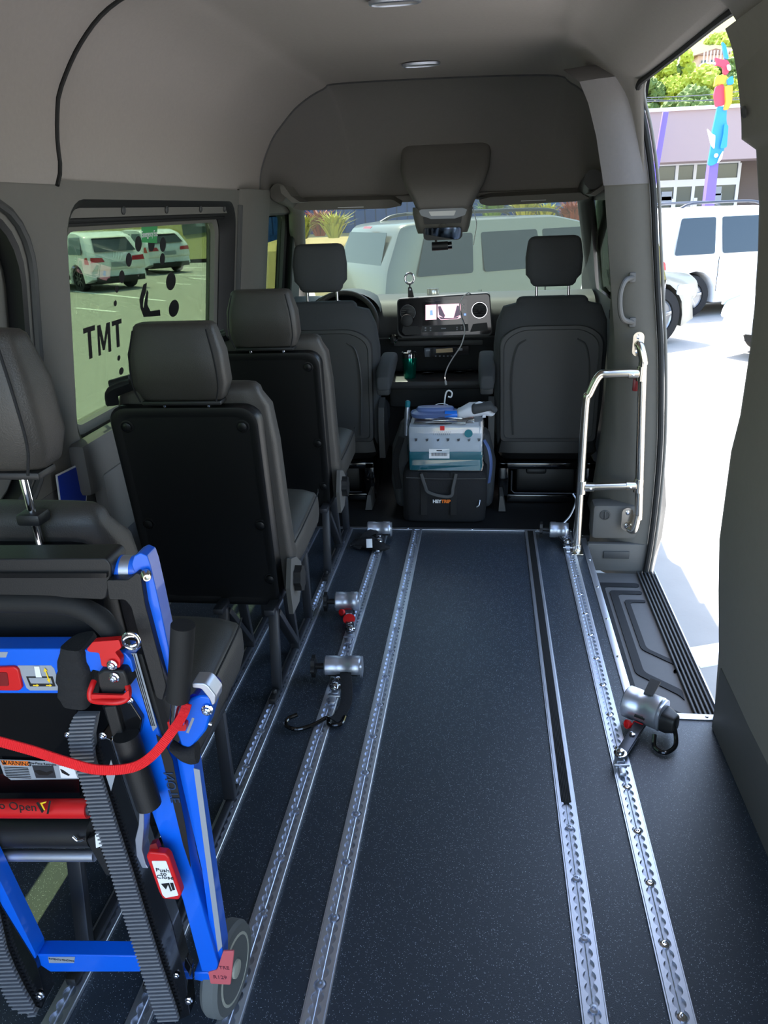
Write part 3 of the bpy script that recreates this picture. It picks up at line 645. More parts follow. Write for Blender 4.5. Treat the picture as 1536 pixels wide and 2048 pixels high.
for dz in (-.028, .028): MB().lathe([(.009, 0), (.009, .003), (.004, .004), (.003, .002)], q + V((0, -.006, dz)), (0, -1, 0), 12).build('bolt', 'chrome', pl)
q = at(1254, 1038, y=3.125); pl = rrv(q, .023, .052, 3.12, .005).build('wall_plate', 'steel', hr)
for dz in (-.03, .03): MB().lathe([(.009, 0), (.009, .003), (.004, .004), (.003, .002)], q + V((0, -.006, dz)), (0, -1, 0), 12).build('bolt', 'chrome', pl)
mb = MB(); mb.box(b0 + V((0, -.01, .004)), (.05, .075, .008), .003); mb.cyl(b0, b0 + V((0, 0, .035)), R_ * 1.25, n=16); mb.build('floor_flange', 'steel', hr)
MB().lathe([(.006, 0), (.006, .004), (0, .005)], b0 + V((.0, -.037, .008)), n=8).build('bolt', 'chrome', hr)

# ================================================================== STRAP RETRACTORS
M['casing'] = mat('grey_cast_casing', (190, 194, 204), .34, metal=.8, bump=.05, scale=200)
def retractor(label, loc, rz, L_=.10, r=.042, tilt=0, hook=None, strap=None, knob=True, anchor=(0, -.13), redk=True, open_=False):
    """local frame: drum axis along x, anchor towards -y"""
    t = thing('strap_retractor', label, 'retractor', loc, 'floor strap retractors'); t.rotation_euler = (0, 0, rz)
    z = r + .012; mb = MB(); n = 26; rings = []
    for x, k in ((-L_ / 2, .9), (-L_ / 2 + .004, 1), (-L_ * .16, 1), (-L_ * .16 + .003, .95), (L_ * .16, .95), (L_ * .16 + .003, 1), (L_ / 2 - .004, 1), (L_ / 2, .92)):
        a0 = -.35 if open_ else -.9; a1 = PI + (.35 if open_ else .9)
        rings.append([V((x, -r * k * math.cos(a0 + (a1 - a0) * i / (n - 1)), z + r * k * math.sin(a0 + (a1 - a0) * i / (n - 1)))) for i in range(n)])
    mb.loft(rings); mb.build('drum_casing', 'casing', t, world=False, smooth=40)
    MB().cyl((-L_ * .4, 0, z - .002), (L_ * .4, 0, z - .002), r * .86, n=20).build('strap_reel', 'bweb', t, world=False)
    mb = MB(); mb.prism([V((L_ / 2, a, b + z)) for a, b in rrect(-r * .85, r * .85, -r * .9, r * .8, r * .5, 5)], (.006, 0, 0)); mb.build('end_plate', 'casing', t, world=False)
    if knob:
        mb = MB(); mb.cyl((-L_ / 2, 0, z), (-L_ / 2 - .030, 0, z), .010, n=12)
        pf = [V((-L_ / 2 - .030, (.032 + .004 * math.cos(k * PI / 3)) * math.cos(k * PI / 18), z + (.032 + .004 * math.cos(k * PI / 3)) * math.sin(k * PI / 18))) for k in range(36)]
        mb.prism(pf, (-.012, 0, 0)); mb.build('tension_knob', 'black', t, world=False, smooth=30)
    ax, ay = anchor
    ln = MB(); A = V((ax * .3, -r * .6, .022)); B = V((ax, ay, .026)); ln.bar(A, B, .030, .004, .001); ln.bar(A + V((0, 0, .010)), B + V((0, 0, .008)), .028, .003, .001); lk = ln.build('link_plate', 'frame', t, world=False)
    MB().lathe([(.017, 0), (.017, .003), (.011, .004), (.011, .011), (.008, .013), (0, .013)], B + V((0, 0, .010)), n=6 * 3).build('bolt', 'chrome', lk, world=False)
    MB().lathe([(.008, 0), (.008, .004), (0, .006)], A.lerp(B, .45) + V((0, 0, .012)), n=12).build('rivet', 'chrome', lk, world=False)
    d = V((ax, ay, 0)).normalized(); ca = math.cos(-rz); sa = math.sin(-rz); td = V((-sa * -1 * -1, 0, 0))
    tr = V((math.sin(rz) * -1 * -1, -math.cos(rz), 0)) * 1.0     # world -y seen in the local frame
    tr = V((-math.sin(rz), -math.cos(rz), 0))
    fb = MB(); q = V((ax, ay, 0)); fb.box(q + V((0, 0, .016)), (.024, .036, .020), .005, rot=(0, 0, -rz)); fb.box(q + tr * .035 + V((0, 0, .014)), (.018, .045, .012), .004, rot=(0, 0, -rz)); fb.box(q + tr * .028 + V((0, 0, .022)), (.040, .006, .006), .002, rot=(0, 0, -rz)); fb.build('track_anchor', 'casing', t, world=False)
    if redk:
        mb = MB(); q = V((-.012 + ax * .25, -r - .010, .030)); mb.lathe([(.005, 0), (.005, .010), (.012, .012), (.013, .020), (.010, .022), (.009, .018), (0, .018)], q, (-.5, -.8, .25), 16); mb.box(q + V((.012, .012, 0)), (.03, .010, .008), .003); mb.build('release_knob', 'red', t, world=False)
    if strap: 
        mb = MB(); mb.tube(spline([V(p) for p in strap], 5), .018, 12, flat=.12, up=(0, -.5, 1) if len(strap) < 9 else None); mb.build('strap', 'bweb', t, world=False)
    if hook:
        mb = MB(); mb.tube(spline([V(p) for p in hook], 6), .0062, 10); mb.build('hook', 'gloss', t, world=False)
    return t
rA = retractor('silver drum retractor with a black hook on the rightmost floor track, near the step', (.457, 1.90, 0), -.60, L_=.105, r=.046, anchor=(.027, -.20),
               knob=False, hook=[(.085, -.01, .055), (.100, -.02, .040), (.118, -.055, .018), (.105, -.092, .010), (.075, -.088, .012), (.062, -.062, .030)])
mb = MB(); mb.pillow([(.052, .004, .045, .07, .06), (.075, .0, .045, .06, .06), (.10, -.008, .050, .045, .05)], axis='x', e=4, rnd=.008); mb.build('hook_boot', 'black', rA, world=False, smooth=45)
mb = MB(); mb.prism([V(p) for p in ((-.006, -.050, .052), (.024, -.050, .052), (.022, .0, .102), (-.004, .0, .102))], (0, .004, .004)); mb.prism([V(p) for p in ((-.004, 0, .102), (.022, 0, .102), (.024, .045, .125), (-.006, .045, .125))], (0, 0, .004)); mb.build('release_lever', 'trimd', rA, world=False, smooth=20)
rB = retractor('silver drum retractor with two red knobs, lying between the floor tracks', (-.500, 2.50, 0), .08, L_=.085, r=.036, anchor=(.028, -.185), hook=None)
mb = MB(); mb.lathe([(.008, 0), (.022, .001), (.022, .004), (.008, .005)], (.018, -.115, .036), (0, -.5, 1), 20); mb.build('red_disc', 'red', rB, world=False)
mb = MB()
for k in range(4): mb.box((.014 + k * .003, -.075 - k * .032, .030), (.022, .016, .014), .004)
mb.build('link_chain', 'chrome', rB, world=False)
rC = retractor('silver retractor with a hanging black strap and long curved black hook', (-.440, 2.07, 0), .05, L_=.115, r=.034, anchor=(-.012, -.10), open_=True, redk=False,
               strap=[(.012, -.025, .045), (.016, -.055, .040), (.024, -.10, .026), (.026, -.16, .014), (.012, -.215, .012), (-.002, -.235, .014)],
               hook=[(.03, -.215, .012), (.022, -.248, .010), (-.01, -.252, .010), (-.02, -.225, .014), (-.055, -.255, .012), (-.10, -.275, .010), (-.135, -.262, .012), (-.135, -.235, .016), (-.11, -.22, .02)])
rD = retractor('silver retractor with a crumpled dark strap at the far left track end', (-.470, 3.20, 0), .05, L_=.105, r=.034, anchor=(.01, -.12), redk=False, knob=False, open_=True,
               strap=[(-.01, -.03, .05), (-.04, -.06, .05), (-.07, -.10, .03), (-.09, -.14, .014)])
mb = MB(); rings = []
for k in range(9):
    t_ = k / 8; rings.append([V((-.115 + .17 * t_ + .006 * math.sin(j * 2 + k), -.12 + .03 * math.sin(t_ * 5) + .035 * math.cos(j * PI / 6) * (.4 + math.sin(t_ * PI)), .022 + .018 * math.sin(j * PI / 6) * (.3 + math.sin(t_ * PI)) + .004 * math.sin(j * 3 + k * 2))) for j in range(12)])
mb.loft(rings); mb.build('loose_strap', 'bweb', rD, world=False, smooth=60)
mb = MB(); mb.box((-.03, -.16, .045), (.026, .004, .04), .001, rot=(-.7, 0, .1)); mb.build('care_tag', 'white', rD, world=False)
rE = retractor('silver retractor with a black knob at the foot of the metal handrail', (.33, 3.21, 0), -.1, L_=.075, r=.036, anchor=(.04, -.10), redk=False)
mb = MB(); mb.tube(spline([(.02, 0, .08), (.05, .03, .11), (.07, .05, .17), (.055, .06, .20)], 5), .004, 8); mb.build('release_cable', 'alud', rE, world=False)
# ================================================================== FOLDED EVACUATION STAIR CHAIR
YP = .90
ch = thing('stair_chair', 'blue folded evacuation stair chair with grey ribbed tracks and a red strap', 'stair chair', (-.58, .95, 0))
def depth(p): return (p - CAM).dot(Fw)
def A(px, py, y=YP): return at(px, py, y=y)
def wpx(n, p): return n * depth(p) / FPX
def bev(o, w_=.0025):
    m = o.modifiers.new('bevel', 'BEVEL'); m.width = w_; m.segments = 2; m.limit_method = 'ANGLE'; m.angle_limit = math.radians(50); return o
def pp(name, pts, y, d, m, r=0, parent=None, bv=0, n=4):
    P = [A(a, b, y) for a, b in pts]
    if r: P = rpoly(P, r, n)
    o = MB().prism(P, (0, d, 0)).build(name, m, parent or ch, smooth=30)
    return bev(o, bv) if bv else o
def ptube(name, pts, y, rp, m, parent=None, n=14, sub=5):
    Q = [A(p[0], p[1], p[2] if len(p) > 2 else y) for p in pts]
    if len(Q) > 2: Q = spline(Q, sub)
    rr = wpx(rp, Q[len(Q) // 2]); return MB().tube(Q, rr, n).build(name, m, parent or ch)
def bolt(px, py, y, rp, parent, m='chrome'):
    p = A(px, py, y); r = wpx(rp, p); return MB().lathe([(r, 0), (r, r * .25), (r * .7, r * .4), (r * .7, r * .8), (r * .5, r * .95), (r * .3, r * .95), (r * .28, r * .6), (0, r * .6)], p, (0, -1, 0), 18).build('bolt', m, parent)
# backing and frame
pp('back_cover', [(-140, 1195), (150, 1195), (215, 1225), (250, 1290), (250, 1310), (-140, 1310)], .955, .01, 'black', .02)
pp('lower_plate', [(-140, 1375), (166, 1380), (150, 1430), (160, 1600), (-140, 1600)], .945, .008, 'gloss', .01)
ptube('lower_tube', [(-140, 1665), (188, 1664)], .950, 30, 'black')
# top cross beam
o = pp('cross_beam', [(-140, 1119), (212, 1117), (222, 1130), (222, 1150), (212, 1196), (205, 1200), (-140, 1186)], .90, .05, 'black', .006, bv=.003)
pp('beam_ledge', [(-140, 1147), (213, 1147), (213, 1156), (-140, 1156)], .894, .01, 'gloss', 0, o)
arm = pp('hinge_arm', [(212, 1160), (255, 1160), (274, 1145), (281, 1152), (290, 1210), (333, 1372), (325, 1402), (312, 1395), (282, 1290), (262, 1215), (250, 1200), (218, 1200)], .893, .03, 'black', .004, bv=.003)
# rounded link with grey band
c = A(268, 1135, .93); r = wpx(28, c)
for x0, x1, m, nm in ((-.030, -.020, 'red', 'washer'), (-.021, -.0145, 'blue', 'link_end'), (-.0145, .000, 'alud', 'link_band'), (.000, .018, 'blue', 'link_end')):
    MB().cyl(c + V((x0, 0, -.002)), c + V((x1, 0, -.002)), r if nm != 'washer' else r * .8, n=28).build(nm, m, ch)
pp('upper_link', [(263, 1128), (268, 1112), (280, 1106), (294, 1112), (301, 1132), (312, 1180), (338, 1300), (342, 1375), (333, 1372), (290, 1200), (270, 1150)], .905, .03, 'blue', .002, bv=.003)
b_ = A(291, 1148, .90); mb = MB(); R0 = wpx(9, b_); mb.lathe([(R0 * 1.2, 0), (R0 * 1.2, .004), (R0, .006), (R0, .012), (R0 * .8, .014), (R0 * .55, .014), (R0 * .5, .008), (0, .008)], b_, (.6, -1, 0), 20); mb.build('cap_bolt', 'steel', ch)
# black grab tube
ptube('seat_handle', [(-150, 1203), (60, 1205), (130, 1209), (175, 1222), (212, 1250), (236, 1285), (252, 1330)], .905, 22, 'rubber', n=18)
# upper blue bar with sticker and red pull
ub = pp('upper_bar', [(-140, 1298), (135, 1298), (250, 1306), (262, 1320), (268, 1345), (205, 1345), (185, 1340), (150, 1387), (-140, 1387)], .885, .035, 'blue', .003, bv=.003)
st_ = pp('lift_sticker', [(35, 1331), (102, 1331), (108, 1337), (121, 1375), (116, 1381), (60, 1381), (53, 1376)], .8845, .0005, 'labelgrey', 0, ub)
pp('sticker_print', [(52, 1353), (105, 1353), (111, 1373), (60, 1373)], .8840, .0004, 'ink', 0, st_)
pp('sticker_print', [(57, 1356), (101, 1356), (105, 1367), (62, 1367)], .8836, .0004, 'labelgrey', 0, st_)
pp('sticker_print', [(68, 1333), (78, 1333), (82, 1350), (84, 1355), (72, 1355), (71, 1350)], .8832, .0004, 'white', 0, st_)
pp('sticker_arrow', [(89, 1336), (95, 1342), (92, 1342), (98, 1358), (101, 1357), (99, 1366), (93, 1359), (96, 1359), (90, 1343), (87, 1344)], .8828, .0004, 'yellow', 0, st_)
for a in ((66, 1371, 12), (92, 1371, -1)): pp('sticker_arrow', [(a[0], a[1] - 1), (a[0] + 7, a[1] - 1), (a[0] + 7, a[1] - 3), (a[0] + 12, a[1]), (a[0] + 7, a[1] + 3), (a[0] + 7, a[1] + 1), (a[0], a[1] + 1)], .8834, .0004, 'yellow', 0, st_)
rp_ = pp('pull_tab', [(-30, 1336), (28, 1334), (36, 1340), (44, 1376), (38, 1382), (-30, 1382)], .880, .006, 'red', .003, bv=.002)
pp('pull_recess', [(-30, 1345), (14, 1345), (18, 1372), (-30, 1372)], .8792, .001, mat('dark_red', (120, 10, 14), .5), .003, rp_)
pp('paper_label', [(-30, 1304), (16, 1304), (12, 1315), (-30, 1315)], .8845, .0005, 'labelgrey', 0, ub)
# black binding strap wrapped round the bar
mb = MB(); rings = []
for k in range(13):
    t_ = k / 12; cx, cy = 152 + 6 * t_ + 2 * math.sin(k * 1.7), 1282 + 116 * t_; hw = 22 + 13 * math.sin(min(1, t_ * 1.6) * PI / 2) - 9 * max(0, t_ - .75) * 4
    rings.append([A(cx + 3 + hw * math.copysign(abs(math.cos(j * PI / 8)) ** .5, math.cos(j * PI / 8)), cy + 3 * math.sin(j * .8), .90) + V((0, -.026 * math.copysign(abs(math.sin(j * PI / 8)) ** .5, math.sin(j * PI / 8)) * (1 + .10 * (k % 3 == 1)), 0)) for j in range(16)])
mb.loft(rings); mb.build('binding_strap', 'bweb', ch, smooth=60)
# latch group
l1 = pp('red_latch', [(173, 1299), (185, 1284), (238, 1280), (243, 1296), (230, 1305), (241, 1320), (240, 1336), (203, 1333), (198, 1306), (177, 1304)], .870, .012, 'red', .003, bv=.002)
bolt(225, 1329, .868, 11, l1)
ring_c = A(262, 1282, .868); rr = wpx(17, ring_c)
for nm, e_, k in (('pull_ring', (0, .3, 0), 1), ('pull_ring', (.5, -.9, 0), .85)):
    mb = MB(); Rm = Euler(e_).to_matrix(); mb.tube([ring_c + Rm @ V((rr * k * math.cos(a * PI / 14), 0, rr * 1.05 * k * math.sin(a * PI / 14))) for a in range(28)], wpx(3.6, ring_c), 10, closed=True); mb.build(nm, 'chrome', ch)
b2 = pp('latch_block', [(193, 1348), (205, 1341), (246, 1342), (252, 1352), (258, 1375), (244, 1388), (204, 1388), (196, 1372)], .868, .03, 'black', .003, bv=.003)
bolt(229, 1354, .867, 11, b2)
ptube('red_bail', [(188, 1362, .875), (184, 1372, .868), (180, 1386, .862), (184, 1400, .860), (210, 1404, .856), (238, 1404, .856), (255, 1396, .862), (257, 1378, .868), (251, 1366, .875)], .86, 6, 'red')
pp('bail_plate', [(182, 1389), (245, 1391), (257, 1380), (259, 1396), (238, 1408), (205, 1406), (184, 1403)], .858, .004, 'red', .002)
bolt(260, 1400, .866, 7, ch)
# black latch arms and gas strut
pp('latch_arm', [(203, 1410), (234, 1408), (246, 1396), (258, 1400), (284, 1440), (279, 1468), (272, 1480), (290, 1530), (262, 1520), (225, 1470)], .885, .025, 'gloss', .004, bv=.003)
pp('latch_tongue', [(207, 1414), (231, 1412), (262, 1530), (240, 1530)], .878, .012, 'black', .003, bv=.002)
ptube('gas_strut', [(252, 1470), (298, 1610)], .872, 25, 'black', n=20)
# main rails
ra = pp('main_rail', [(244, 1306), (262, 1308), (318, 1465), (348, 1560), (383, 1738), (436, 1930), (432, 1945), (403, 1943), (365, 1800), (300, 1615), (270, 1470), (238, 1345)], .895, .030, 'blue', .002, bv=.003)
pp('striped_label', [(257, 1307), (273, 1307), (314, 1454), (306, 1463)], .8938, .0008, 'labelgrey', 0, ra)
for k in range(3): pp('label_stripe', [(259.5 + k * 4, 1309), (261 + k * 4, 1309), (303 + k * 3.2, 1452), (301.5 + k * 3.2, 1452)], .8930, .0005, 'ink', 0, ra)
pp('black_strip', [(272, 1307), (284, 1309), (330, 1470), (322, 1474)], .900, .02, 'rubber', 0, ch)  # black label strip along the upper part of the main rail
dk = pp('name_strip', [(312, 1470), (326, 1480), (345, 1520), (372, 1660), (382, 1738), (366, 1690), (335, 1560)], .8900, .001, 'ink', 0, ra)
u = (A(366, 1640, .8895) - A(330, 1500, .8895)); text('NOTE', 'lettering', mat('blue_ink', (16, 50, 88), .5), dk, A(345, 1575, .8892), u, V((u.z, 0, -u.x)) * 1.0, .022)
rb_ = pp('second_rail', [(350, 1495), (372, 1480), (388, 1532), (398, 1600), (445, 1900), (446, 1955), (436, 1968), (432, 1945), (404, 1740), (362, 1560)], .905, .030, 'blue', .002, bv=.003)
pp('grey_tape', [(387, 1537), (399, 1540), (444.5, 1893), (436, 1904)], .9035, .001, 'labelgrey', 0, rb_)
hd = pp('rail_head', [(352, 1462), (378, 1400), (398, 1392), (420, 1394), (424, 1420), (412, 1462), (382, 1498), (362, 1492)], .895, .035, 'blue', .004, bv=.003)
MB().cyl(A(392, 1402, .90), A(392, 1402, .90) + V((.012, .05, .0)), wpx(16, A(392, 1402)), n=20).build('pivot_drum', mat('deep_blue', (20, 30, 150), .35), ch)
pp('cover_plate', [(383, 1366), (408, 1367), (416, 1372), (432, 1392), (431, 1408), (424, 1412), (418, 1398), (402, 1378), (384, 1376)], .888, .03, 'alud', .003, bv=.002)
bolt(415, 1419, .893, 12, hd)
ptube('lock_pin', [(418, 1447), (424, 1449)], .885, 4, 'chrome')
pp('maker_label', [(372, 1465), (384, 1435), (389, 1437), (377, 1467)], .8945, .0005, 'labelgrey', 0, hd)
# grip handle
ptube('grip', [(366, 1250), (362, 1320), (356, 1397)], .880, 24, 'rubber', n=22)
ptube('grip_tube', [(357, 1392), (354, 1445)], .880, 15, 'chrome', n=18)
pp('red_collar', [(334, 1443), (372, 1448), (372, 1462), (338, 1462)], .885, .02, 'red', .003)
# black loose strap round the second rail
mb = MB(); rings = []
for k in range(9):
    t_ = k / 8; cx, cy = 345 + 50 * t_, 1492 + 18 * math.sin(t_ * 2.4); rings.append([A(cx + 3 * math.cos(j * PI / 6), cy + (7 + 13 * t_) * math.cos(j * PI / 6), .895) + V((0, -.012 * math.sin(j * PI / 6), 0)) for j in range(12)])
mb.loft(rings); mb.build('loose_band', 'bweb', ch, smooth=60)
# red restraint strap
ctr = spline([V((a, b, c_)) for a, b, c_ in ((-120, 1452, .87), (0, 1484, .862), (68, 1503, .855), (135, 1525, .845), (195, 1540, .84), (262, 1536, .84), (305, 1511, .845), (345, 1462, .85), (366, 1430, .862), (374, 1408, .875))], 6)
rings = []
for i, p in enumerate(ctr):
    a = ctr[min(i + 1, len(ctr) - 1)] - ctr[max(i - 1, 0)]; n_ = V((-a.y, a.x)).normalized() * 9.5
    q0, q1 = at(p.x + n_.x, p.y + n_.y, y=p.z), at(p.x - n_.x, p.y - n_.y, y=p.z); rings.append([q0, q0 + V((0, .0018, 0)), q1 + V((0, .0018, 0)), q1])
mb = MB(); mb.loft(rings)
for i in range(0, len(rings) - 1):
    for k in range(3):
        t_ = k / 3; a, b = rings[i][0].lerp(rings[i + 1][0], t_), rings[i][3].lerp(rings[i + 1][3], t_); mb.tube([a + V((0, -.0002, 0)), b + V((0, -.0002, 0))], .0007, 5)
o = mb.build('restraint_strap', 'web', ch, smooth=45); lab(o, 'bright red ribbed webbing strap')
# warning label, red bar
wlb = pp('warning_label', [(-100, 1516), (148, 1524), (158, 1558), (22, 1560), (8, 1550), (-3, 1520)], .940, .0008, 'labelgrey', 0)
pp('label_header', [(1, 1521), (56, 1523), (58, 1532), (5, 1530)], .9392, .0005, 'orange', 0, wlb)
text('WARNING', 'lettering', 'ink', wlb, A(32, 1527, .9388), (1, 0, -.02), (0, 0, 1), .011, ext=.0002)
pp('warning_triangle', [(5, 1529), (9, 1523), (13, 1529)], .9386, .0003, 'ink', 0, wlb)
for k in range(7): pp('text_line', [(7 + k, 1534 + k * 3.3), (56 + k, 1536 + k * 3.3), (56 + k, 1537.2 + k * 3.3), (7 + k, 1535.2 + k * 3.3)], .9392, .0004, 'ink', 0, wlb)
pp('label_field', [(64, 1531), (106, 1532), (112, 1556), (72, 1556)], .9393, .0004, 'frame', 0, wlb); pp('label_field', [(118, 1532), (147, 1533), (155, 1556), (122, 1556)], .9393, .0004, 'white', 0, wlb)
pp('label_drawing', [(68, 1542), (78, 1540), (92, 1545), (104, 1541), (106, 1545), (95, 1551), (78, 1550)], .9389, .0003, 'ink', 0, wlb)
pp('label_drawing', [(120, 1538), (126, 1540), (140, 1550), (137, 1552), (124, 1546)], .9389, .0003, 'ink', 0, wlb)
text('One-Piece Restraint', 'lettering', 'ink', wlb, A(84, 1528, .9388), (1, 0, -.02), (0, 0, 1), .006, ext=.0002)
rb2 = ptube('release_bar', [(-140, 1617), (178, 1617)], .915, 19, 'red', n=24); lab(rb2, 'red tube lettered to Open')
ptube('bar_sleeve', [(176, 1617), (184, 1617)], .915, 14, 'frame', rb2)
text('to Open', 'lettering', 'ink', rb2, A(31, 1613, .893), (1, 0, 0), (0, .1, 1), .021, ext=.0004)
pp('bar_symbol', [(72, 1606), (76, 1604), (88, 1622), (84, 1627)], .895, .0006, 'ink', 0, rb2); pp('bar_symbol', [(98, 1602), (102, 1602), (97, 1628), (93, 1628)], .895, .0006, 'ink', 0, rb2); pp('bar_symbol', [(80, 1606), (93, 1603), (91, 1606), (84, 1608), (90, 1620), (88, 1621)], .895, .0006, 'yellow', 0, rb2)
# silver tube and hinge
ptube('axle_tube', [(-140, 1711), (190, 1711)], .935, 12, 'alud', n=18)
pp('tube_hinge', [(172, 1680), (190, 1672), (198, 1690), (222, 1752), (212, 1752), (182, 1700)], .925, .02, 'black', .004, bv=.002)
ptube('cable_hook', [(145, 1673), (155, 1681), (168, 1678)], .92, 3, 'chrome')
# tread belts
def belt(L_, R__, y, step, nm='tread_belt'):
    def itp(T, yy):
        for (a, xa), (b, xb) in zip(T, T[1:]):
            if yy <= b: return xa + (xb - xa) * (yy - a) / (b - a)
        return T[-1][1]
    mb = MB(); rings = []; yy = L_[0][0]; y1 = L_[-1][0]; P = []
    while yy < y1: P.append(yy); yy += step
    for q in P:
        a, b = A(itp(L_, q), q, y), A(itp(R__, q), q, y); rings.append([a, b, b + V((0, .012, 0)), a + V((0, .012, 0))])
    mb.loft(rings)
    for q in P:
        a, b = A(itp(L_, q) - 1, q + .5, y - .004), A(itp(R__, q) + 1, q - 1.5, y - .004); h = wpx(step * .29, a)
        mb.bar(a, b, .009, h * 2, .0012, up=(0, 0, 1)) if False else mb.box((a + b) / 2, ((b - a).length, .009, h * 2), .0012, rot=(0, -math.atan2((b - a).z, (b - a).x), 0), seg=1)
    return mb.build(nm, 'tread', ch, smooth=30)
LB = [(1432, 149), (1450, 141), (1475, 138), (1523, 145), (1557, 161), (1655, 190), (1737, 220), (1835, 250), (1933, 281), (2020, 309), (2042, 318)]
RB = [(1432, 193), (1450, 190), (1475, 185), (1523, 190), (1557, 203), (1655, 234), (1737, 261), (1835, 291), (1933, 322), (2020, 352), (2042, 358)]
belt(LB, RB, .885, 7.4)
bp_ = pp('belt_side_plate', [(200, 1470), (222, 1480), (247, 1562), (300, 1720), (345, 1850), (372, 1960), (380, 2030), (356, 2042), (323, 1930), (292, 1833), (262, 1735), (235, 1655), (204, 1556), (188, 1500)], .890, .03, 'gloss', .003, bv=.002)
for a, b, r in ((206, 1471, 8), (378, 2000, 8), (135, 1469, 6), (353, 1950, 6)): bolt(a, b, .888, r, bp_)
pp('diamond_label', [(222, 1520), (231, 1548), (222, 1582), (212, 1552)], .889, .0006, 'labelgrey', 0, bp_)
MB().cyl(A(165, 1470, .895), A(165, 1470, .93), wpx(24, A(165, 1470)), n=24).build('belt_pulley', 'black', ch)
LB2 = [(1800, -60), (1900, -25), (1940, -10), (1985, 8), (2012, 22), (2026, 45), (2030, 60)]
RB2 = [(1800, -10), (1900, 12), (1940, 28), (1985, 50), (2012, 66), (2026, 70), (2030, 72)]
belt(LB2, RB2, .885, 7.4)
b3 = pp('belt_side_plate', [(-30, 1740), (0, 1808), (72, 1925), (92, 2000), (84, 2018), (68, 2012), (44, 1970), (0, 1870), (-40, 1800)], .890, .03, 'gloss', .003, bv=.002)
bolt(81, 1989, .888, 9, b3)
pp('left_rail', [(-30, 1700), (0, 1762), (70, 1905), (72, 1916), (62, 1920), (0, 1803), (-30, 1750)], .892, .03, 'blue', .002, bv=.002)
lb = pp('lower_bar', [(70, 1909), (275, 1912), (285, 1938), (280, 1944), (100, 1944), (72, 1925)], .90, .03, 'blue', .002, bv=.002)
pl = pp('patent_label', [(96, 1914), (150, 1914), (148, 1926), (98, 1926)], .8993, .0006, 'labelgrey', 0, lb); text('PATENTS PENDING', 'lettering', 'ink', pl, A(123, 1920, .8990), (1, 0, 0), (0, 0, 1), .0062, ext=.0002, sx=.9)
# push to close lever
pp('steel_bracket', [(278, 1625), (288, 1624), (288, 1655), (284, 1700), (292, 1730), (297, 1737), (284, 1736), (273, 1712), (270, 1680), (277, 1650)], .868, .025, 'alud', .002, bv=.002)
lv = pp('close_lever', [(292, 1713), (297, 1705), (330, 1708), (338, 1716), (363, 1788), (357, 1800), (326, 1798), (318, 1785)], .862, .014, 'red', .003, bv=.002); lab(lv, 'red lever lettered Push to Close')
pp('lever_neck', [(296, 1712), (300, 1690), (312, 1686), (322, 1710)], .870, .01, mat('dark_red_b', (110, 10, 16), .5), .002)
lf = pp('lever_label', [(303, 1722), (332, 1722), (357, 1791), (331, 1796), (325, 1790)], .8612, .0006, 'white', .002, lv)
for s_, px, py in (('Push', 325, 1741), ('to', 327, 1748), ('Close', 330, 1755)): text(s_, 'lettering', 'ink', lf, A(px, py, .8606), (1, 0, -.02), (.0, 0, 1), .0105, ext=.0002, sx=1.15)
pp('lever_symbol', [(322, 1768), (338, 1766), (344, 1782), (341, 1783), (336, 1770), (332, 1779), (329, 1776)], .8606, .0004, 'ink', 0, lf); pp('lever_symbol', [(340, 1766), (346, 1766), (350, 1780), (345, 1781)], .8606, .0004, 'ink', 0, lf)
pp('cable_tie', [(190, 1670), (196, 1668), (204, 1692), (192, 1696)], .878, .006, 'white', .001)
# caster wheel
wc = V((-.470, .985, .083)); wx = V((1, -.10, 0)).normalized()
o = MB().lathe([(.060, -.018), (.078, -.017), (.083, -.010), (.083, .010), (.078, .017), (.060, .018)], wc, wx, 36).build('wheel_tyre', mat('grey_tyre', (96, 98, 96), .7), ch)
lab(o, 'grey rubber tyre'); hub = MB().lathe([(.061, -.016), (.063, .018), (.058, .019), (.056, .012), (.030, .008), (.018, .010), (.016, .022), (.006, .024), (0, .024)], wc, wx, 32).build('wheel_hub', mat('cream_plastic', (178, 176, 160), .5), ch)
for k in range(5):
    a = k * 2 * PI / 5 + .3; q = wx.to_track_quat('Z', 'Y'); d0 = q @ V((math.cos(a), math.sin(a), 0)); MB().bar(wc + wx * .013 + d0 * .018, wc + wx * .013 + d0 * .056, .012, .006, .002, up=wx).build('hub_spoke', 'trimd', hub)
MB().tube(spline([wc + V((.02, -.03, .03)), wc + V((.022, -.05, .045)), wc + V((.022, -.03, .06)), wc + V((.02, -.01, .055))], 5), .004, 8).build('brake_wire', 'chrome', ch)
pp('caster_fork', [(388, 1945), (415, 1945), (430, 1958), (428, 1978), (410, 1978), (406, 1964), (388, 1960)], .92, .05, 'blue', .003, bv=.002)
tg = pp('size_tag', [(416, 1945), (424, 1943), (434, 1940), (446, 1903), (468, 1903), (461, 1970), (421, 1968)], .893, .004, mat('pink_tag', (196, 92, 96), .5), .003, bv=.001)
M['tagink'] = mat('dark_pink_ink', (110, 45, 60), .5)
text('TRE', 'lettering', 'tagink', tg, A(448, 1936, .8925), (1, 0, .05), (0, 0, 1), .011, ext=.0002); text('R129', 'lettering', 'tagink', tg, A(440, 1955, .8925), (1, 0, .05), (0, 0, 1), .012, ext=.0002)
pp('axle_plate', [(350, 1925), (372, 1915), (384, 1935), (372, 1990), (356, 1985)], .905, .012, 'gloss', .004, bv=.002)
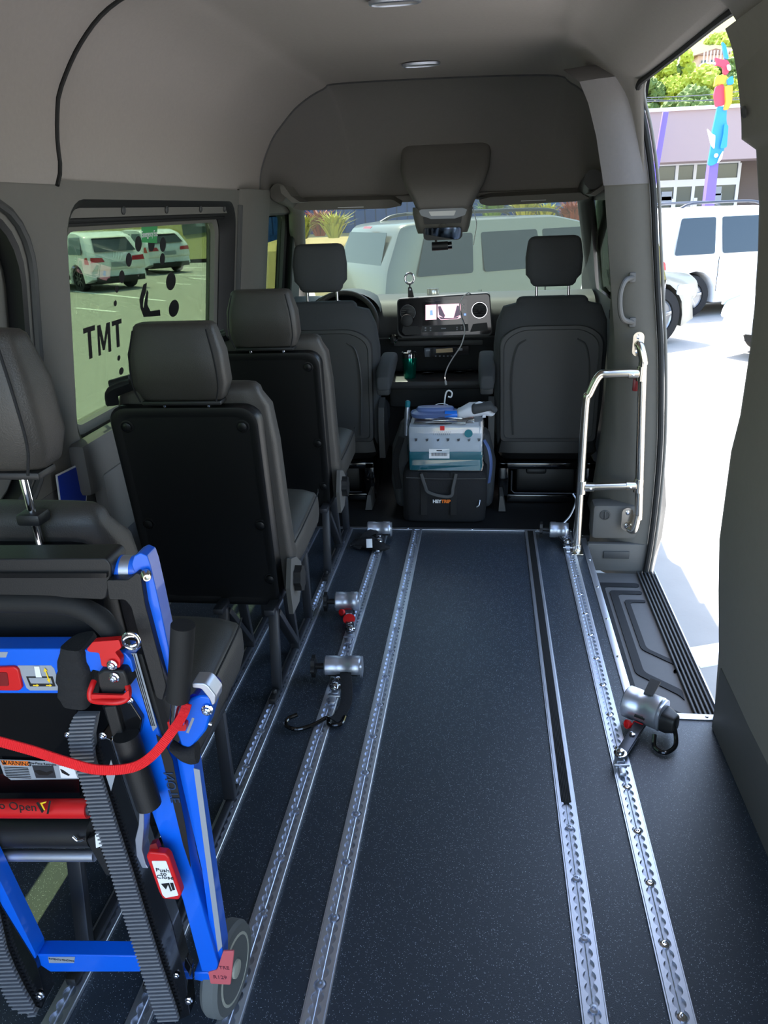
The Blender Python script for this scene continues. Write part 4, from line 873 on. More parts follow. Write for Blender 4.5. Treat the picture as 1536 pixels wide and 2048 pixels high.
# ================================================================== CAB
M['dash'] = mat('dash_top_plastic', (46, 47, 48), .6, bump=.2, scale=400, var=.05)
M['screenbk'] = mat('screen_glass', (8, 8, 10), .08, coat=.6)
ds = thing('dashboard', 'dark grey dashboard across the cab with a wide centre display', 'dashboard', (-.27, 4.75, 0))
prof_ = rpoly([V((0, 4.72, -.03)), V((0, 4.70, .30)), V((0, 4.60, .50)), V((0, 4.56, .62)), V((0, 4.50, .72)), V((0, 4.50, .82)), V((0, 4.58, .90)), V((0, 4.75, .925)), V((0, 5.46, .80)), V((0, 5.46, -.03))], .04, 4)
MB().prism([p + V((-1.15, 0, 0)) for p in prof_], (1.76, 0, 0)).build('dash_body', 'dash', ds, smooth=40)
mb = MB(); mb.box((-.27, 4.53, .665), (.52, .05, .035), .01); mb.box((-.27, 4.51, .70), (1.66, .04, .012), .005); mb.build('dash_shelf', 'trimd', ds)
yD = 4.40
def D(px, py, y=yD): return at(px, py, y=y)
def dp(name, pts, y, d, m, r=0, parent=None, n=4):
    P = [D(a, b, y) for a, b in pts]
    if r: P = rpoly(P, r, n)
    return MB().prism(P, (0, d, 0)).build(name, m, parent or ds, smooth=30)
cd = dp('centre_display', [(796, 600), (978, 588), (983, 662), (978, 668), (806, 673), (797, 664)], yD, .10, 'gloss', .02)
dp('display_rim', [(794, 598), (980, 586), (985, 664), (980, 671), (804, 676), (795, 667)], yD + .006, .08, 'trimd', .022, cd)
dp('lower_tray', [(806, 652), (836, 652), (842, 664), (842, 668), (810, 670), (804, 664)], yD - .001, .002, 'black', .004, cd); dp('lower_tray', [(946, 648), (974, 645), (976, 660), (940, 664)], yD - .001, .002, 'black', .004, cd)
dp('switch_strip', [(844, 652), (936, 648), (937, 662), (844, 665)], yD - .004, .006, 'trimd', .003, cd)
for px, py in ((851, 656), (851, 661), (861, 656), (861, 661), (887, 657), (914, 655), (923, 654), (914, 659), (923, 658)): dp('switch_mark', [(px - (5 if px == 887 else 1.5), py - 1.2), (px + (5 if px == 887 else 1.5), py - 1.4), (px + (5 if px == 887 else 1.5), py + 1.0), (px - (5 if px == 887 else 1.5), py + 1.2)], yD - .0048, .0006, 'labelgrey', 0, cd)
M['cam_pink'] = mat('camera_picture', (190, 140, 150), .4, emit=(205, 150, 165), estr=.9)
M['cam_dark'] = mat('camera_picture_dark', (60, 55, 66), .4, emit=(70, 60, 75), estr=.6)
M['cam_blue'] = mat('camera_picture_blue', (90, 110, 190), .4, emit=(90, 120, 220), estr=.9)
sc_ = dp('screen', [(844, 604), (934, 598), (935, 648), (845, 652)], yD - .002, .003, 'screenbk', .003, cd)
dp('screen_picture', [(851, 610), (873, 609), (873, 639), (851, 640)], yD - .0026, .0004, 'cam_pink', 0, sc_)
dp('screen_picture', [(875, 609), (921, 607), (922, 635), (915, 638), (882, 640), (875, 634)], yD - .0026, .0004, 'cam_pink', 0, sc_)
dp('screen_car', [(860, 621), (865, 620), (866, 630), (860, 631)], yD - .0031, .0004, 'cam_blue', 0, sc_)
dp('screen_mirror_view', [(876, 613), (881, 612), (890, 631), (888, 636), (878, 630)], yD - .0031, .0004, 'cam_dark', 0, sc_); dp('screen_mirror_view', [(914, 611), (919, 612), (921, 630), (907, 636), (909, 630)], yD - .0031, .0004, 'cam_dark', 0, sc_)
dp('screen_mirror_view', [(877, 633), (890, 636), (907, 636), (919, 632), (915, 637), (882, 639)], yD - .0033, .0004, 'cam_dark', 0, sc_)
for k in range(5): dp('screen_icon', [(926, 608 + k * 5), (928.5, 608 + k * 5), (928.5, 610 + k * 5), (926, 610 + k * 5)], yD - .0028, .0004, 'white', 0, sc_)
dp('screen_icon', [(928, 627), (932, 627), (932, 631), (928, 631)], yD - .003, .0004, 'cam_blue', 0, sc_)
for px, py in ((816, 625), (959, 620)):
    c = D(px, py, yD - .001); q = MB().lathe([(.044, 0), (.046, .004), (.044, .008), (.041, .008), (.040, .002), (.038, .001)], c, (0, -1, 0), 32).build('air_vent', 'chrome', ds)
    MB().lathe([(.040, 0), (.040, .003), (.020, .005), (.012, .009), (0, .010)], c, (0, -1, 0), 28).build('vent_core', 'black', q)
    for k in range(5): MB().box(c + V((0, -.006, -.024 + k * .012)), (2 * math.sqrt(.038 ** 2 - (-.024 + k * .012) ** 2), .003, .003)).build('vent_slat', 'trimd', q)
# small shelf with sockets, switches, cup holder tray
sh = dp('socket_shelf', [(848, 696), (937, 692), (938, 710), (850, 714)], 4.49, .05, 'gloss', .005)
dp('socket', [(851, 699), (860, 698), (860, 702), (851, 703)], 4.485, .003, 'labelgrey', .002, sh); dp('socket', [(915, 697), (925, 696), (925, 701), (915, 702)], 4.485, .003, 'labelgrey', .002, sh)
M['gold'] = mat('sunlit_gold', (205, 180, 140), .5)
dp('sunlit_patch', [(872, 698), (905, 696), (906, 704), (872, 706)], 4.487, .003, 'gold', .002, sh)  # pale gold patch paints the sunlight inside the shelf into the colour
for k in range(5): dp('switch_mark', [(870 + k * 8, 711.5), (873 + k * 8, 711.3), (873 + k * 8, 713), (870 + k * 8, 713.2)], 4.486, .003, 'labelgrey', 0, sh)
mb = MB(); mb.box((-.26, 4.40, .475), (.66, .30, .05), .02); mb.box((-.26, 4.50, .40), (.60, .14, .20), .03); mb.build('cup_tray', 'trimd', ds)
for px, py in ((856, 748), (920, 746), (938, 743)):
    c = at(px, py, z=.5015); MB().lathe([(.040, 0), (.041, .004), (.037, .004), (.036, -.0)], c, n=28).build('cup_holder_ring', 'black', ds)
mb = MB(); mb.box((-.26, 4.62, .18), (.44, .16, .40), .03); mb.build('lower_console', 'black', ds)
q = D(787, 678, 4.48); mb = MB(); mb.lathe([(.026, 0), (.026, .006), (.020, .010), (.018, .004)], q, (0, -1, .3), 24); mb.build('ignition_ring', 'chrome', ds); MB().lathe([(.018, 0), (.018, .010), (.008, .016), (0, .016)], q, (0, -1, .3), 20).build('ignition_knob', 'black', ds)
# instrument hood
mb = MB(); rings = []
for y_, k in ((4.42, 1.0), (4.40, 1.02), (4.70, .92), (4.80, .8)):
    rings.append([V((-.79 + .20 * k * math.cos(a * PI / 16), y_, .86 + .115 * k * math.sin(a * PI / 16) + (0 if k > .95 else -.0))) for a in range(17)])
mb.loft(rings, closed=False, cap=False); mb.build('instrument_hood', 'dash', ds, smooth=60)
MB().prism([V((-.79 + .185 * math.cos(a * PI / 16), 4.62, .86 + .10 * math.sin(a * PI / 16))) for a in range(17)], (0, .01, 0)).build('instrument_glass', 'screenbk', ds)
# steering wheel
sw = thing('steering_wheel', 'black steering wheel, mostly hidden by the driver seat', 'steering wheel', (-.79, 4.30, .80))
c = V((-.79, 4.30, .80)); Rm = Euler((math.radians(-62), 0, 0)).to_matrix().inverted()
ax = V((0, -.88, .47)).normalized(); u1 = V((1, 0, 0)); u2 = ax.cross(u1)
mb = MB(); mb.tube([c + (u1 * math.cos(a * PI / 24) + u2 * math.sin(a * PI / 24)) * .195 for a in range(48)], .0145, 12, closed=True); mb.build('rim', 'leather', sw)
MB().lathe([(.07, -.02), (.075, 0), (.06, .022), (0, .03)], c - ax * .03, ax, 28).build('hub', 'black', sw)
for a in (0, PI, -PI / 2):
    d = u1 * math.cos(a) + u2 * math.sin(a); MB().bar(c + d * .06 - ax * .02, c + d * .19, .035, .014, .004, up=ax).build('spoke', 'alud' if a != -PI / 2 else 'black', sw)
MB().cyl(c - ax * .04, c - ax * .26, .035, .05, 20).build('column', 'black', sw)
# tumbler in the tray
q = at(820, 762, y=4.33); q.z = .502
tb = thing('tumbler', 'shiny green steel tumbler with a clear lid in the cup tray', 'cup', q)
M['green_metal'] = mat('green_metallic', (0, 140, 118), .18, metal=.85, coat=.4)
MB().lathe([(.031, 0), (.033, .004), (.040, .09), (.042, .118), (.041, .120)], q, n=32).build('cup_body', 'green_metal', tb)
MB().lathe([(.0425, .116), (.0432, .128), (.043, .138), (.0395, .138), (.0395, .120)], q, n=32).build('steel_rim', 'chrome', tb)
MB().lathe([(.041, .136), (.044, .139), (.044, .145), (.034, .150), (.020, .147), (0, .147)], q, n=32).build('lid', 'clear', tb); MB().box(q + V((0, -.01, .152)), (.02, .035, .008), .003).build('slider', 'white', tb)
# white charging lead in front of the display
q = [(943, 598, 4.41), (943, 591, 4.42), (936, 586, 4.40), (924, 597, 4.385), (919, 612, 4.38), (923, 635, 4.38), (929, 655, 4.37), (928, 672, 4.37), (921, 693, 4.36), (907, 714, 4.34), (895, 735, 4.30), (890, 752, 4.27), (891, 762, 4.14)]
cb = thing('charging_cable', 'thin white cable hanging in a curve over the centre display', 'cable', at(*q[0][:2], y=4.41))
P = spline([D(*p) for p in q], 6); MB().tube(P, .0035, 8).build('lead', 'white', cb); MB().bar(P[-1], P[-1] + V((.004, -.004, -.022)), .012, .008, .002).build('plug', 'white', cb)
# ring light / phone mount standing on the dash
q = D(819, 596, 4.46); pm = thing('phone_mount', 'black phone mount arm topped with a silver ring on the dash', 'phone mount', q)
a = D(819, 557, 4.46); MB().tube([a + V((.026 * math.cos(k * PI / 16), 0, .030 * math.sin(k * PI / 16))) for k in range(32)], .0045, 10, closed=True).build('ring', 'chrome', pm)
MB().tube([a + V((.019 * math.cos(k * PI / 16), -.001, .023 * math.sin(k * PI / 16))) for k in range(32)], .0022, 8, closed=True).build('inner_ring', 'white', pm)
mb = MB(); mb.prism(rpoly([D(816, 574, 4.465), D(823, 574, 4.465), D(829, 600, 4.465), D(816, 600, 4.465)], .006), (0, .012, 0)); mb.cyl(D(820, 577, 4.47), D(819, 566, 4.47), .004, n=8); mb.build('arm', 'black', pm)
MB().lathe([(.006, 0), (.005, .002), (0, .003)], D(820, 579, 4.463), (0, -1, 0), 14).build('screw_head', 'alud', pm)
q = D(814, 641, 4.37); vm = thing('vent_disc_mount', 'round black magnetic disc clipped to the left air vent', 'phone mount', q)
MB().lathe([(.033, 0), (.034, .004), (.033, .009), (.028, .011), (0, .011)], q, (0, -1, .1), 28).build('disc', 'black', vm); MB().cyl(q, q + V((.006, .025, .02)), .009, n=12).build('stem', 'trimd', vm)
q = D(866, 588, 4.55); cl = thing('clear_case', 'small clear plastic case standing on the dashboard', 'case', q)
M['clearb'] = glass('clear_plastic', (.9, .86, .82), .25, .12); mb = MB(); mb.box(q + V((0, 0, -.01)), (.068, .014, .085), .006); mb.build('case_body', 'clearb', cl)
for k in range(4): MB().box(q + V((-.022 + k * .015, -.008, -.01)), (.003, .002, .07)).build('case_rib', 'white', cl)
# ---- overhead console, mirror, visors
oc = thing('overhead_console', 'grey overhead console bulging from the cab ceiling above the mirror', 'console', (-.22, 4.15, 1.5))
def X4(px, py, y): return at(px, py, y=y)
mb = MB(); rings = []
for xl, xr, z, yf, yb_ in ((-.44, .01, 1.72, 4.45, 4.60), (-.45, .02, 1.65, 4.39, 4.60), (-.445, .012, 1.58, 4.27, 4.60), (-.415, -.018, 1.50, 4.155, 4.6), (-.375, -.055, 1.44, 4.10, 4.6), (-.36, -.072, 1.405, 4.10, 4.6), (-.355, -.078, 1.39, 4.115, 4.6)):
    c_ = (xl + xr) / 2; w_ = (xr - xl) / 2; rings.append([V((c_ + a * w_, yf + (yb_ - yf) * b, z)) for a, b in rrect(-1, 1, 0, 1, .22, 5)])
mb.loft(rings); mb.build('console_bulge', 'cabliner', oc, smooth=55)
mb = MB(); rings = []
for z, k in ((1.40, 1.0), (1.37, 1.0), (1.30, .90), (1.275, .84)): rings.append([V((-.222 + a * .150 * k, 4.13 + (1 - k) * .1 + .22 * b * k, z)) for a, b in rrect(-1, 1, 0, 1, .25, 5)])
mb.loft(rings); mb.build('console_housing', 'trim', oc, smooth=45)
def cp(name, pts, y, d, m, r=.004, parent=None): 
    P = rpoly([X4(a, b, y) for a, b in pts], r, 4); return MB().prism(P, (0, d, 0)).build(name, m, parent or oc, smooth=30)
ln = cp('reading_lamp', [(838, 422), (848, 415), (920, 414), (934, 419), (930, 430), (910, 437), (862, 438), (842, 431)], 4.118, .02, 'labelgrey')
cp('lamp_lens', [(857, 423), (912, 421), (908, 431), (862, 432)], 4.114, .006, 'white', .004, ln); cp('console_recess', [(846, 434), (924, 432), (922, 446), (849, 449)], 4.126, .01, 'black', .004)
mr = thing('rear_view_mirror', 'rear view mirror hanging below the overhead console', 'mirror', X4(886, 466, 4.11))
P = rpoly([X4(a, b, 4.10) for a, b in ((846, 456), (924, 453), (925, 472), (919, 479), (853, 481), (847, 476))], .012, 4); MB().prism(P, (0, .02, 0)).build('mirror_housing', 'black', mr, smooth=30)
c_ = sum(P, V()) / len(P); MB().prism([c_ + (p - c_) * .93 + V((0, -.004 - (p - c_).z * .30 - (p - c_).x * .06, 0)) for p in P], (0, .003, 0)).build('mirror_glass', mat('mirror_silver', (190, 195, 195), .03, metal=1), mr, smooth=0)
MB().bar(X4(886, 447, 4.14), X4(886, 462, 4.115), .03, .02, .004).build('mirror_stem', 'trim', mr)
dc = thing('dash_camera', 'small black dash camera below the rear view mirror', 'camera', X4(882, 492, 4.14))
a, b = X4(864, 493, 4.14), X4(896, 491, 4.14); MB().cyl(a, b, .021, n=20).build('camera_body', 'black', dc); MB().cyl(b, X4(904, 490, 4.14), .018, n=20).build('camera_cap', 'gloss', dc)
MB().bar(X4(872, 478, 4.14), X4(872, 488, 4.14), .012, .012, .002).build('camera_stem', 'black', dc)
for (a0, a1, lbx, ll) in (((583, 407), (805, 402), ((676, 415), (727, 414)), 'folded grey sun visor above the driver seat'), ((957, 398), (1180, 388), ((1042, 402), (1092, 400)), 'folded grey sun visor above the passenger seat')):
    vz = thing('sun_visor', ll, 'sun visor', X4(*a0, 4.42)); yv = 4.42
    o_ = [X4(a0[0], a0[1] + 2, yv), X4(a0[0] + 25, a0[1] - 4, yv), X4(a1[0] - 20, a1[1] - 3, yv), X4(a1[0], a1[1] + 9, yv), X4(a1[0] - 30, a1[1] + 15, yv), X4(a0[0] + 20, a0[1] + 14, yv), X4(a0[0] + 4, a0[1] + 10, yv)]
    MB().prism(rpoly(o_, .012, 3), (0, .05, .02)).build('visor_board', 'trim', vz, smooth=40)
    p, q = X4(*lbx[0], yv - .004), X4(*lbx[1], yv - .004); MB().bar(p, q, .012, .003, 0, up=(0, 0, 1)).build('visor_label', 'white', vz)
    MB().cyl(X4(a0[0] - 4, a0[1] - 2, yv + .02), X4(a0[0] + 20, a0[1] - 1, yv + .02), .007, n=10).build('visor_hinge', 'trimd', vz)
for nm, s_, pts in (('visor_corner_left', 1, ((560, 372), (568, 372), (582, 392), (600, 404), (585, 406), (562, 386))), ('visor_corner_right', -1, ((1222, 350), (1215, 352), (1205, 372), (1180, 388), (1190, 392), (1218, 372)))):
    MB().prism([X4(a, b, 4.05) for a, b in pts], (0, .2, 0)).build('corner_trim', 'trim', ceil, smooth=20)
mb = MB(); mb.tube(spline([X4(945, 412, 4.12), X4(950, 430, 4.5), X4(953, 450, 4.6), X4(949, 475, 4.7), X4(947, 490, 4.72)], 5), .0025, 6)
wc_ = mb.build('mirror_wire', 'white', None); tag(wc_, 'thin pale wire running down the windscreen beside the mirror', 'wire')
# seat belt on the right pillar
sb = thing('seat_belt', 'dark seat belt running down beside the passenger seat', 'seat belt', (.56, 3.62, .9))
mb = MB(); mb.tube([V((.58, 3.55, 1.36)), V((.57, 3.56, 1.0)), V((.565, 3.60, .6)), V((.57, 3.65, .25))], .022, 12, flat=.1, up=(1, 0, 0)); mb.build('webbing', 'bweb', sb)
MB().box((.585, 3.55, 1.36), (.03, .05, .06), .01).build('upper_anchor', 'black', sb); MB().box((.556, 3.56, .93), (.03, .05, .045), .008).build('tongue', 'chrome', sb)

# ================================================================== BAG AND PACKAGE BETWEEN THE SEATS
YB_ = 3.46
def B(px, py, y=YB_): return at(px, py, y=y)
bg_ = thing('tote_bag', 'black fabric bag with top flap standing on the floor between the cab seats', 'bag', B(885, 1040, 3.5))
bg_.location.z = -.025
mb = MB(); mb.pillow([(-.022, -.19, 3.56, .40, .22), (.10, -.185, 3.56, .405, .24), (.215, -.185, 3.56, .40, .25), (.235, -.185, 3.56, .385, .24)], e=7, rnd=.012, n=36); mb.build('bag_body', 'bweb', bg_, smooth=50)
for px in (848, 907):
    o = MB().prism([B(px - 6, 945, 3.435), B(px + 6, 945, 3.435), B(px + 6, 1030, 3.435), B(px - 6, 1030, 3.435)], (0, .006, 0)).build('bag_strap', 'rubber', bg_, smooth=0)
mb = MB(); mb.tube(spline([B(842, 948, 3.43), B(850, 972, 3.42), B(856, 984, 3.412), B(880, 992, 3.410), B(902, 992, 3.412), B(906, 975, 3.42), B(912, 948, 3.43)], 5), .008, 10, flat=.5); mb.build('carry_handle', 'trimd', bg_)
mb = MB(); mb.tube([B(812, 955, 3.435), B(880, 958, 3.432), B(972, 957, 3.435)], .003, 6); mb.build('flap_piping', 'trimd', bg_)
text('HEY', 'lettering', 'white', bg_, B(874, 1003, 3.43), (1, 0, 0), (0, 0, 1), .022, ext=.0006, bold=.0012); text('TRIP', 'lettering', 'orange', bg_, B(888, 1003, 3.43), (1, 0, 0), (0, 0, 1), .022, ext=.0006, bold=.0012).location.x += .009
mb = MB(); mb.tube(spline([B(960, 1000, 3.44), B(958, 1010, 3.43), B(953, 1014, 3.43)], 5), .003, 6); mb.build('zip_pull', 'alud', bg_)
# wrapped pack on the bag
pk = thing('wrapped_pack', 'white and teal pack in clear plastic wrap resting on the black bag', 'package', V((-.18, 3.55, .236)))
M['packw'] = mat('pack_white', (205, 208, 216), .5); M['teal'] = mat('pack_teal', (20, 110, 122), .4); M['packb'] = mat('pack_blue', (90, 110, 160), .4)
x0, x1 = -.352, -.006
def pkbox(z0, z1, m, nm, k=0): return MB().box(((x0 + x1) / 2, 3.56, (z0 + z1) / 2), (x1 - x0 - k, .20 - k, z1 - z0), .012).build(nm, m, pk)
pkbox(.237, .335, 'teal', 'teal_band'); pkbox(.325, .455, 'packw', 'white_band', .002)
mb = MB(); random.seed(3)
for k in range(6): mb.box(((x0 + x1) / 2 + random.uniform(-.02, .02), 3.56 + random.uniform(-.02, .02), .462 + .006 * k), (.28 - k * .03, .14 - k * .012, .012), .004, rot=(random.uniform(-.12, .12), random.uniform(-.08, .08), random.uniform(-.3, .3)))
mb.build('folded_wrap', 'clearb', pk)
def shell(z0, z1, dd):
    rings = []
    for j in range(10):
        z = z0 + (z1 - z0) * j / 9; ring = []
        for k, (a, b) in enumerate(rrect(-1, 1, -1, 1, .12, 4)): 
            n_ = mnoise.noise(V((a * 4, b * 4, z * 30))) * .006; ring.append(V(((x0 + x1) / 2 + a * ((x1 - x0) / 2 + dd + n_), 3.56 + b * (.10 + dd + n_), z + (mnoise.noise(V((a * 6, b * 6, 1))) * .015 if j == 9 else 0))))
        rings.append(ring)
    return rings
mb = MB(); mb.loft(shell(.240, .475, .004), cap=False); mb.build('plastic_film', 'clear', pk, smooth=0)
yf = 3.4545
def pf_(name, pts, m, par=None, y=yf, d=.0008): return MB().prism([B(a, b, y) for a, b in pts], (0, d, 0)).build(name, m, par or pk, smooth=0)
pf_('red_mark', [(880, 852), (889, 852), (889, 861), (880, 861)], 'red')
lb_ = pf_('barcode_label', [(858, 898), (899, 898), (899, 917), (858, 917)], 'white')
for k in range(14): pf_('barcode_bar', [(863 + k * 2.3, 906), (864.1 + k * 2.3, 906), (864.1 + k * 2.3, 912), (863 + k * 2.3, 912)], 'ink', lb_, yf - .001)
pf_('label_print', [(873, 900), (884, 900), (884, 902), (873, 902)], 'ink', lb_, yf - .001)
c = B(937, 867, yf - .001); MB().lathe([(.019, 0), (.019, .0008)], c, (0, -1, 0), 24).build('round_badge', 'teal', pk)
for k in range(9): pf_('printed_stroke', [(868 + k * 4, 863 + k % 2), (869.2 + k * 4, 863), (867.6 + k * 4, 870), (866.4 + k * 4, 870 - k % 2)], 'labelgrey')
for k, px in enumerate((832, 854, 876, 896, 917, 938, 958)): pf_('printed_icon', [(px - 3, 877 + k % 3), (px + 3, 877), (px + 2, 882), (px - 2, 883)], 'frame')
# things on top of the pack
wb = thing('water_bottle_pack', 'bundle of clear wrapped items with a bright blue bottle cap, on top of the pack', 'bundle', B(890, 830, 3.56))
mb = MB(); mb.pillow([(.475, -.235, 3.56, .22, .12), (.50, -.23, 3.56, .23, .14), (.525, -.23, 3.56, .18, .08)], e=3, rnd=.015); mb.build('wrapped_bundle', 'packb', wb, smooth=50)
MB().cyl(B(890, 829, 3.52), B(915, 829, 3.52), .020, n=16).build('blue_bottle', mat('blue_plastic', (20, 110, 215), .3), wb)
jk = thing('shoe', 'white and grey shoe lying on top of the wrapped pack', 'shoe', B(935, 832, 3.52))
mb = MB(); mb.pillow([(-.13, 3.53, .50, .07, .05), (-.07, 3.53, .515, .085, .065), (.0, 3.53, .52, .08, .06), (.05, 3.53, .50, .06, .03)], e=2.6, axis='x', rnd=.02); mb.build('upper', 'packw', jk, smooth=60)
mb = MB(); mb.pillow([(-.06, 3.505, .525, .05, .05), (.03, 3.505, .54, .07, .04), (.06, 3.51, .52, .05, .03)], e=2.6, axis='x', rnd=.015); mb.build('heel_cover', 'fabric', jk, smooth=60)
MB().tube(spline([B(945, 828, 3.5), B(950, 812, 3.5), B(960, 806, 3.5), B(967, 815, 3.5), B(968, 835, 3.5)], 5), .008, 10, flat=.4).build('pull_strap', 'packw', jk)
bk = thing('backpack', 'dark backpack leaning behind the black bag at the driver side', 'backpack', (-.40, 3.70, -.02))
mb = MB(); mb.pillow([(-.02, -.40, 3.72, .10, .18), (.12, -.405, 3.72, .12, .22), (.30, -.40, 3.72, .11, .20), (.42, -.385, 3.72, .07, .12)], e=3, rnd=.03); mb.build('pack_body', 'fabric', bk, smooth=60)
MB().tube(spline([V((-.40, 3.61, .36)), V((-.43, 3.585, .25)), V((-.42, 3.59, .10))], 5), .016, 10, flat=.3).build('shoulder_strap', 'bweb', bk)
bk2 = thing('shoulder_bag', 'dark bag with curved strap behind the black bag at the passenger side', 'bag', (.01, 3.72, -.02))
mb = MB(); mb.pillow([(-.02, .01, 3.74, .08, .2), (.2, .015, 3.74, .09, .22), (.36, .0, 3.74, .06, .16)], e=3, rnd=.03); mb.build('bag_body', 'fabric', bk2, smooth=60)
MB().tube(spline([B(968, 880, 3.6), B(978, 900, 3.58), B(982, 930, 3.58), B(978, 965, 3.6)], 5), .010, 10, flat=.4).build('carry_strap', 'packb', bk2)
um = thing('flask', 'slim silver and teal flask standing behind the driver side of the pack', 'flask', B(812, 850, 3.6))
MB().lathe([(.014, -.05), (.014, .06), (.012, .085), (.011, .09)], B(814, 850, 3.6), (.06, 0, 1), 18).build('flask_body', 'alud', um); MB().lathe([(.0125, .09), (.0125, .115), (.008, .12)], B(814, 850, 3.6), (.06, 0, 1), 18).build('flask_cap', 'teal', um)
wr_ = thing('curled_wire', 'pale curled wire rising like a cane behind the pack', 'wire', B(887, 835, 3.66))
MB().tube(spline([B(a, b, 3.66) for a, b in ((886, 835), (889, 805), (892, 786), (898, 781), (904, 786), (902, 794), (896, 793))], 6), .0038, 8).build('wire_rod', 'white', wr_)
for pts in (((826, 832), (838, 818), (850, 815), (862, 822), (868, 834)), ((855, 830), (868, 812), (885, 807), (900, 813), (910, 824))): MB().tube(spline([B(a, b, 3.62) for a, b in pts], 6), .0022, 8).build('wire_loop', 'white', wr_)
# ================================================================== OUTSIDE
GZ = -.60
M['asphalt'] = mat('sunlit_asphalt', (150, 148, 142), .9, bump=.3, scale=40, var=.10)
M['paint'] = mat('white_road_paint', (235, 235, 230), .8, var=.1, scale=30)
gd = struct(MB().box((0, 25, GZ - .05), (160, 170, .1)).build('ground', 'asphalt', smooth=0))
def stripe(p, q, w_=.11):
    a, b = V(p), V(q); d = (b - a).normalized(); n_ = V((-d.y, d.x, 0)) * w_ / 2
    return MB().prism([a + n_, b + n_, b - n_, a - n_], (0, 0, .006)).build('parking_line', 'paint', gd, smooth=0)
def G(px, py): p = at(px, py, z=GZ); return (p.x, p.y, GZ)
stripe(G(1380, 1318), (2.4, 3.75, GZ), .16)
for a, b in (((150, 583), (330, 602)), ((150, 616), (234, 624)), ((385, 520), (425, 521)), ((370, 535), (425, 536)), ((350, 550), (425, 551)), ((315, 566), (380, 569)), ((380, 556), (425, 560)), ((0, 610), (5, 611)), ((190, 562), (240, 568))): stripe(G(*a), G(*b))
M['carw'] = mat('white_car_paint', (232, 234, 236), .22, coat=.6); M['cars'] = mat('silver_beige_paint', (150, 148, 138), .28, metal=.5, coat=.5)
M['carglass'] = mat('dark_car_glass', (28, 38, 42), .06, coat=.5); M['tyre'] = mat('car_tyre', (26, 26, 27), .85); M['lampred'] = mat('red_tail_lamp', (190, 16, 26), .2, coat=.5); M['rim'] = mat('alloy_rim', (170, 172, 175), .3, metal=.9)
M['lamp'] = mat('head_lamp', (200, 205, 205), .12, coat=.5); M['seam'] = mat('panel_gap', (30, 30, 30), .7)
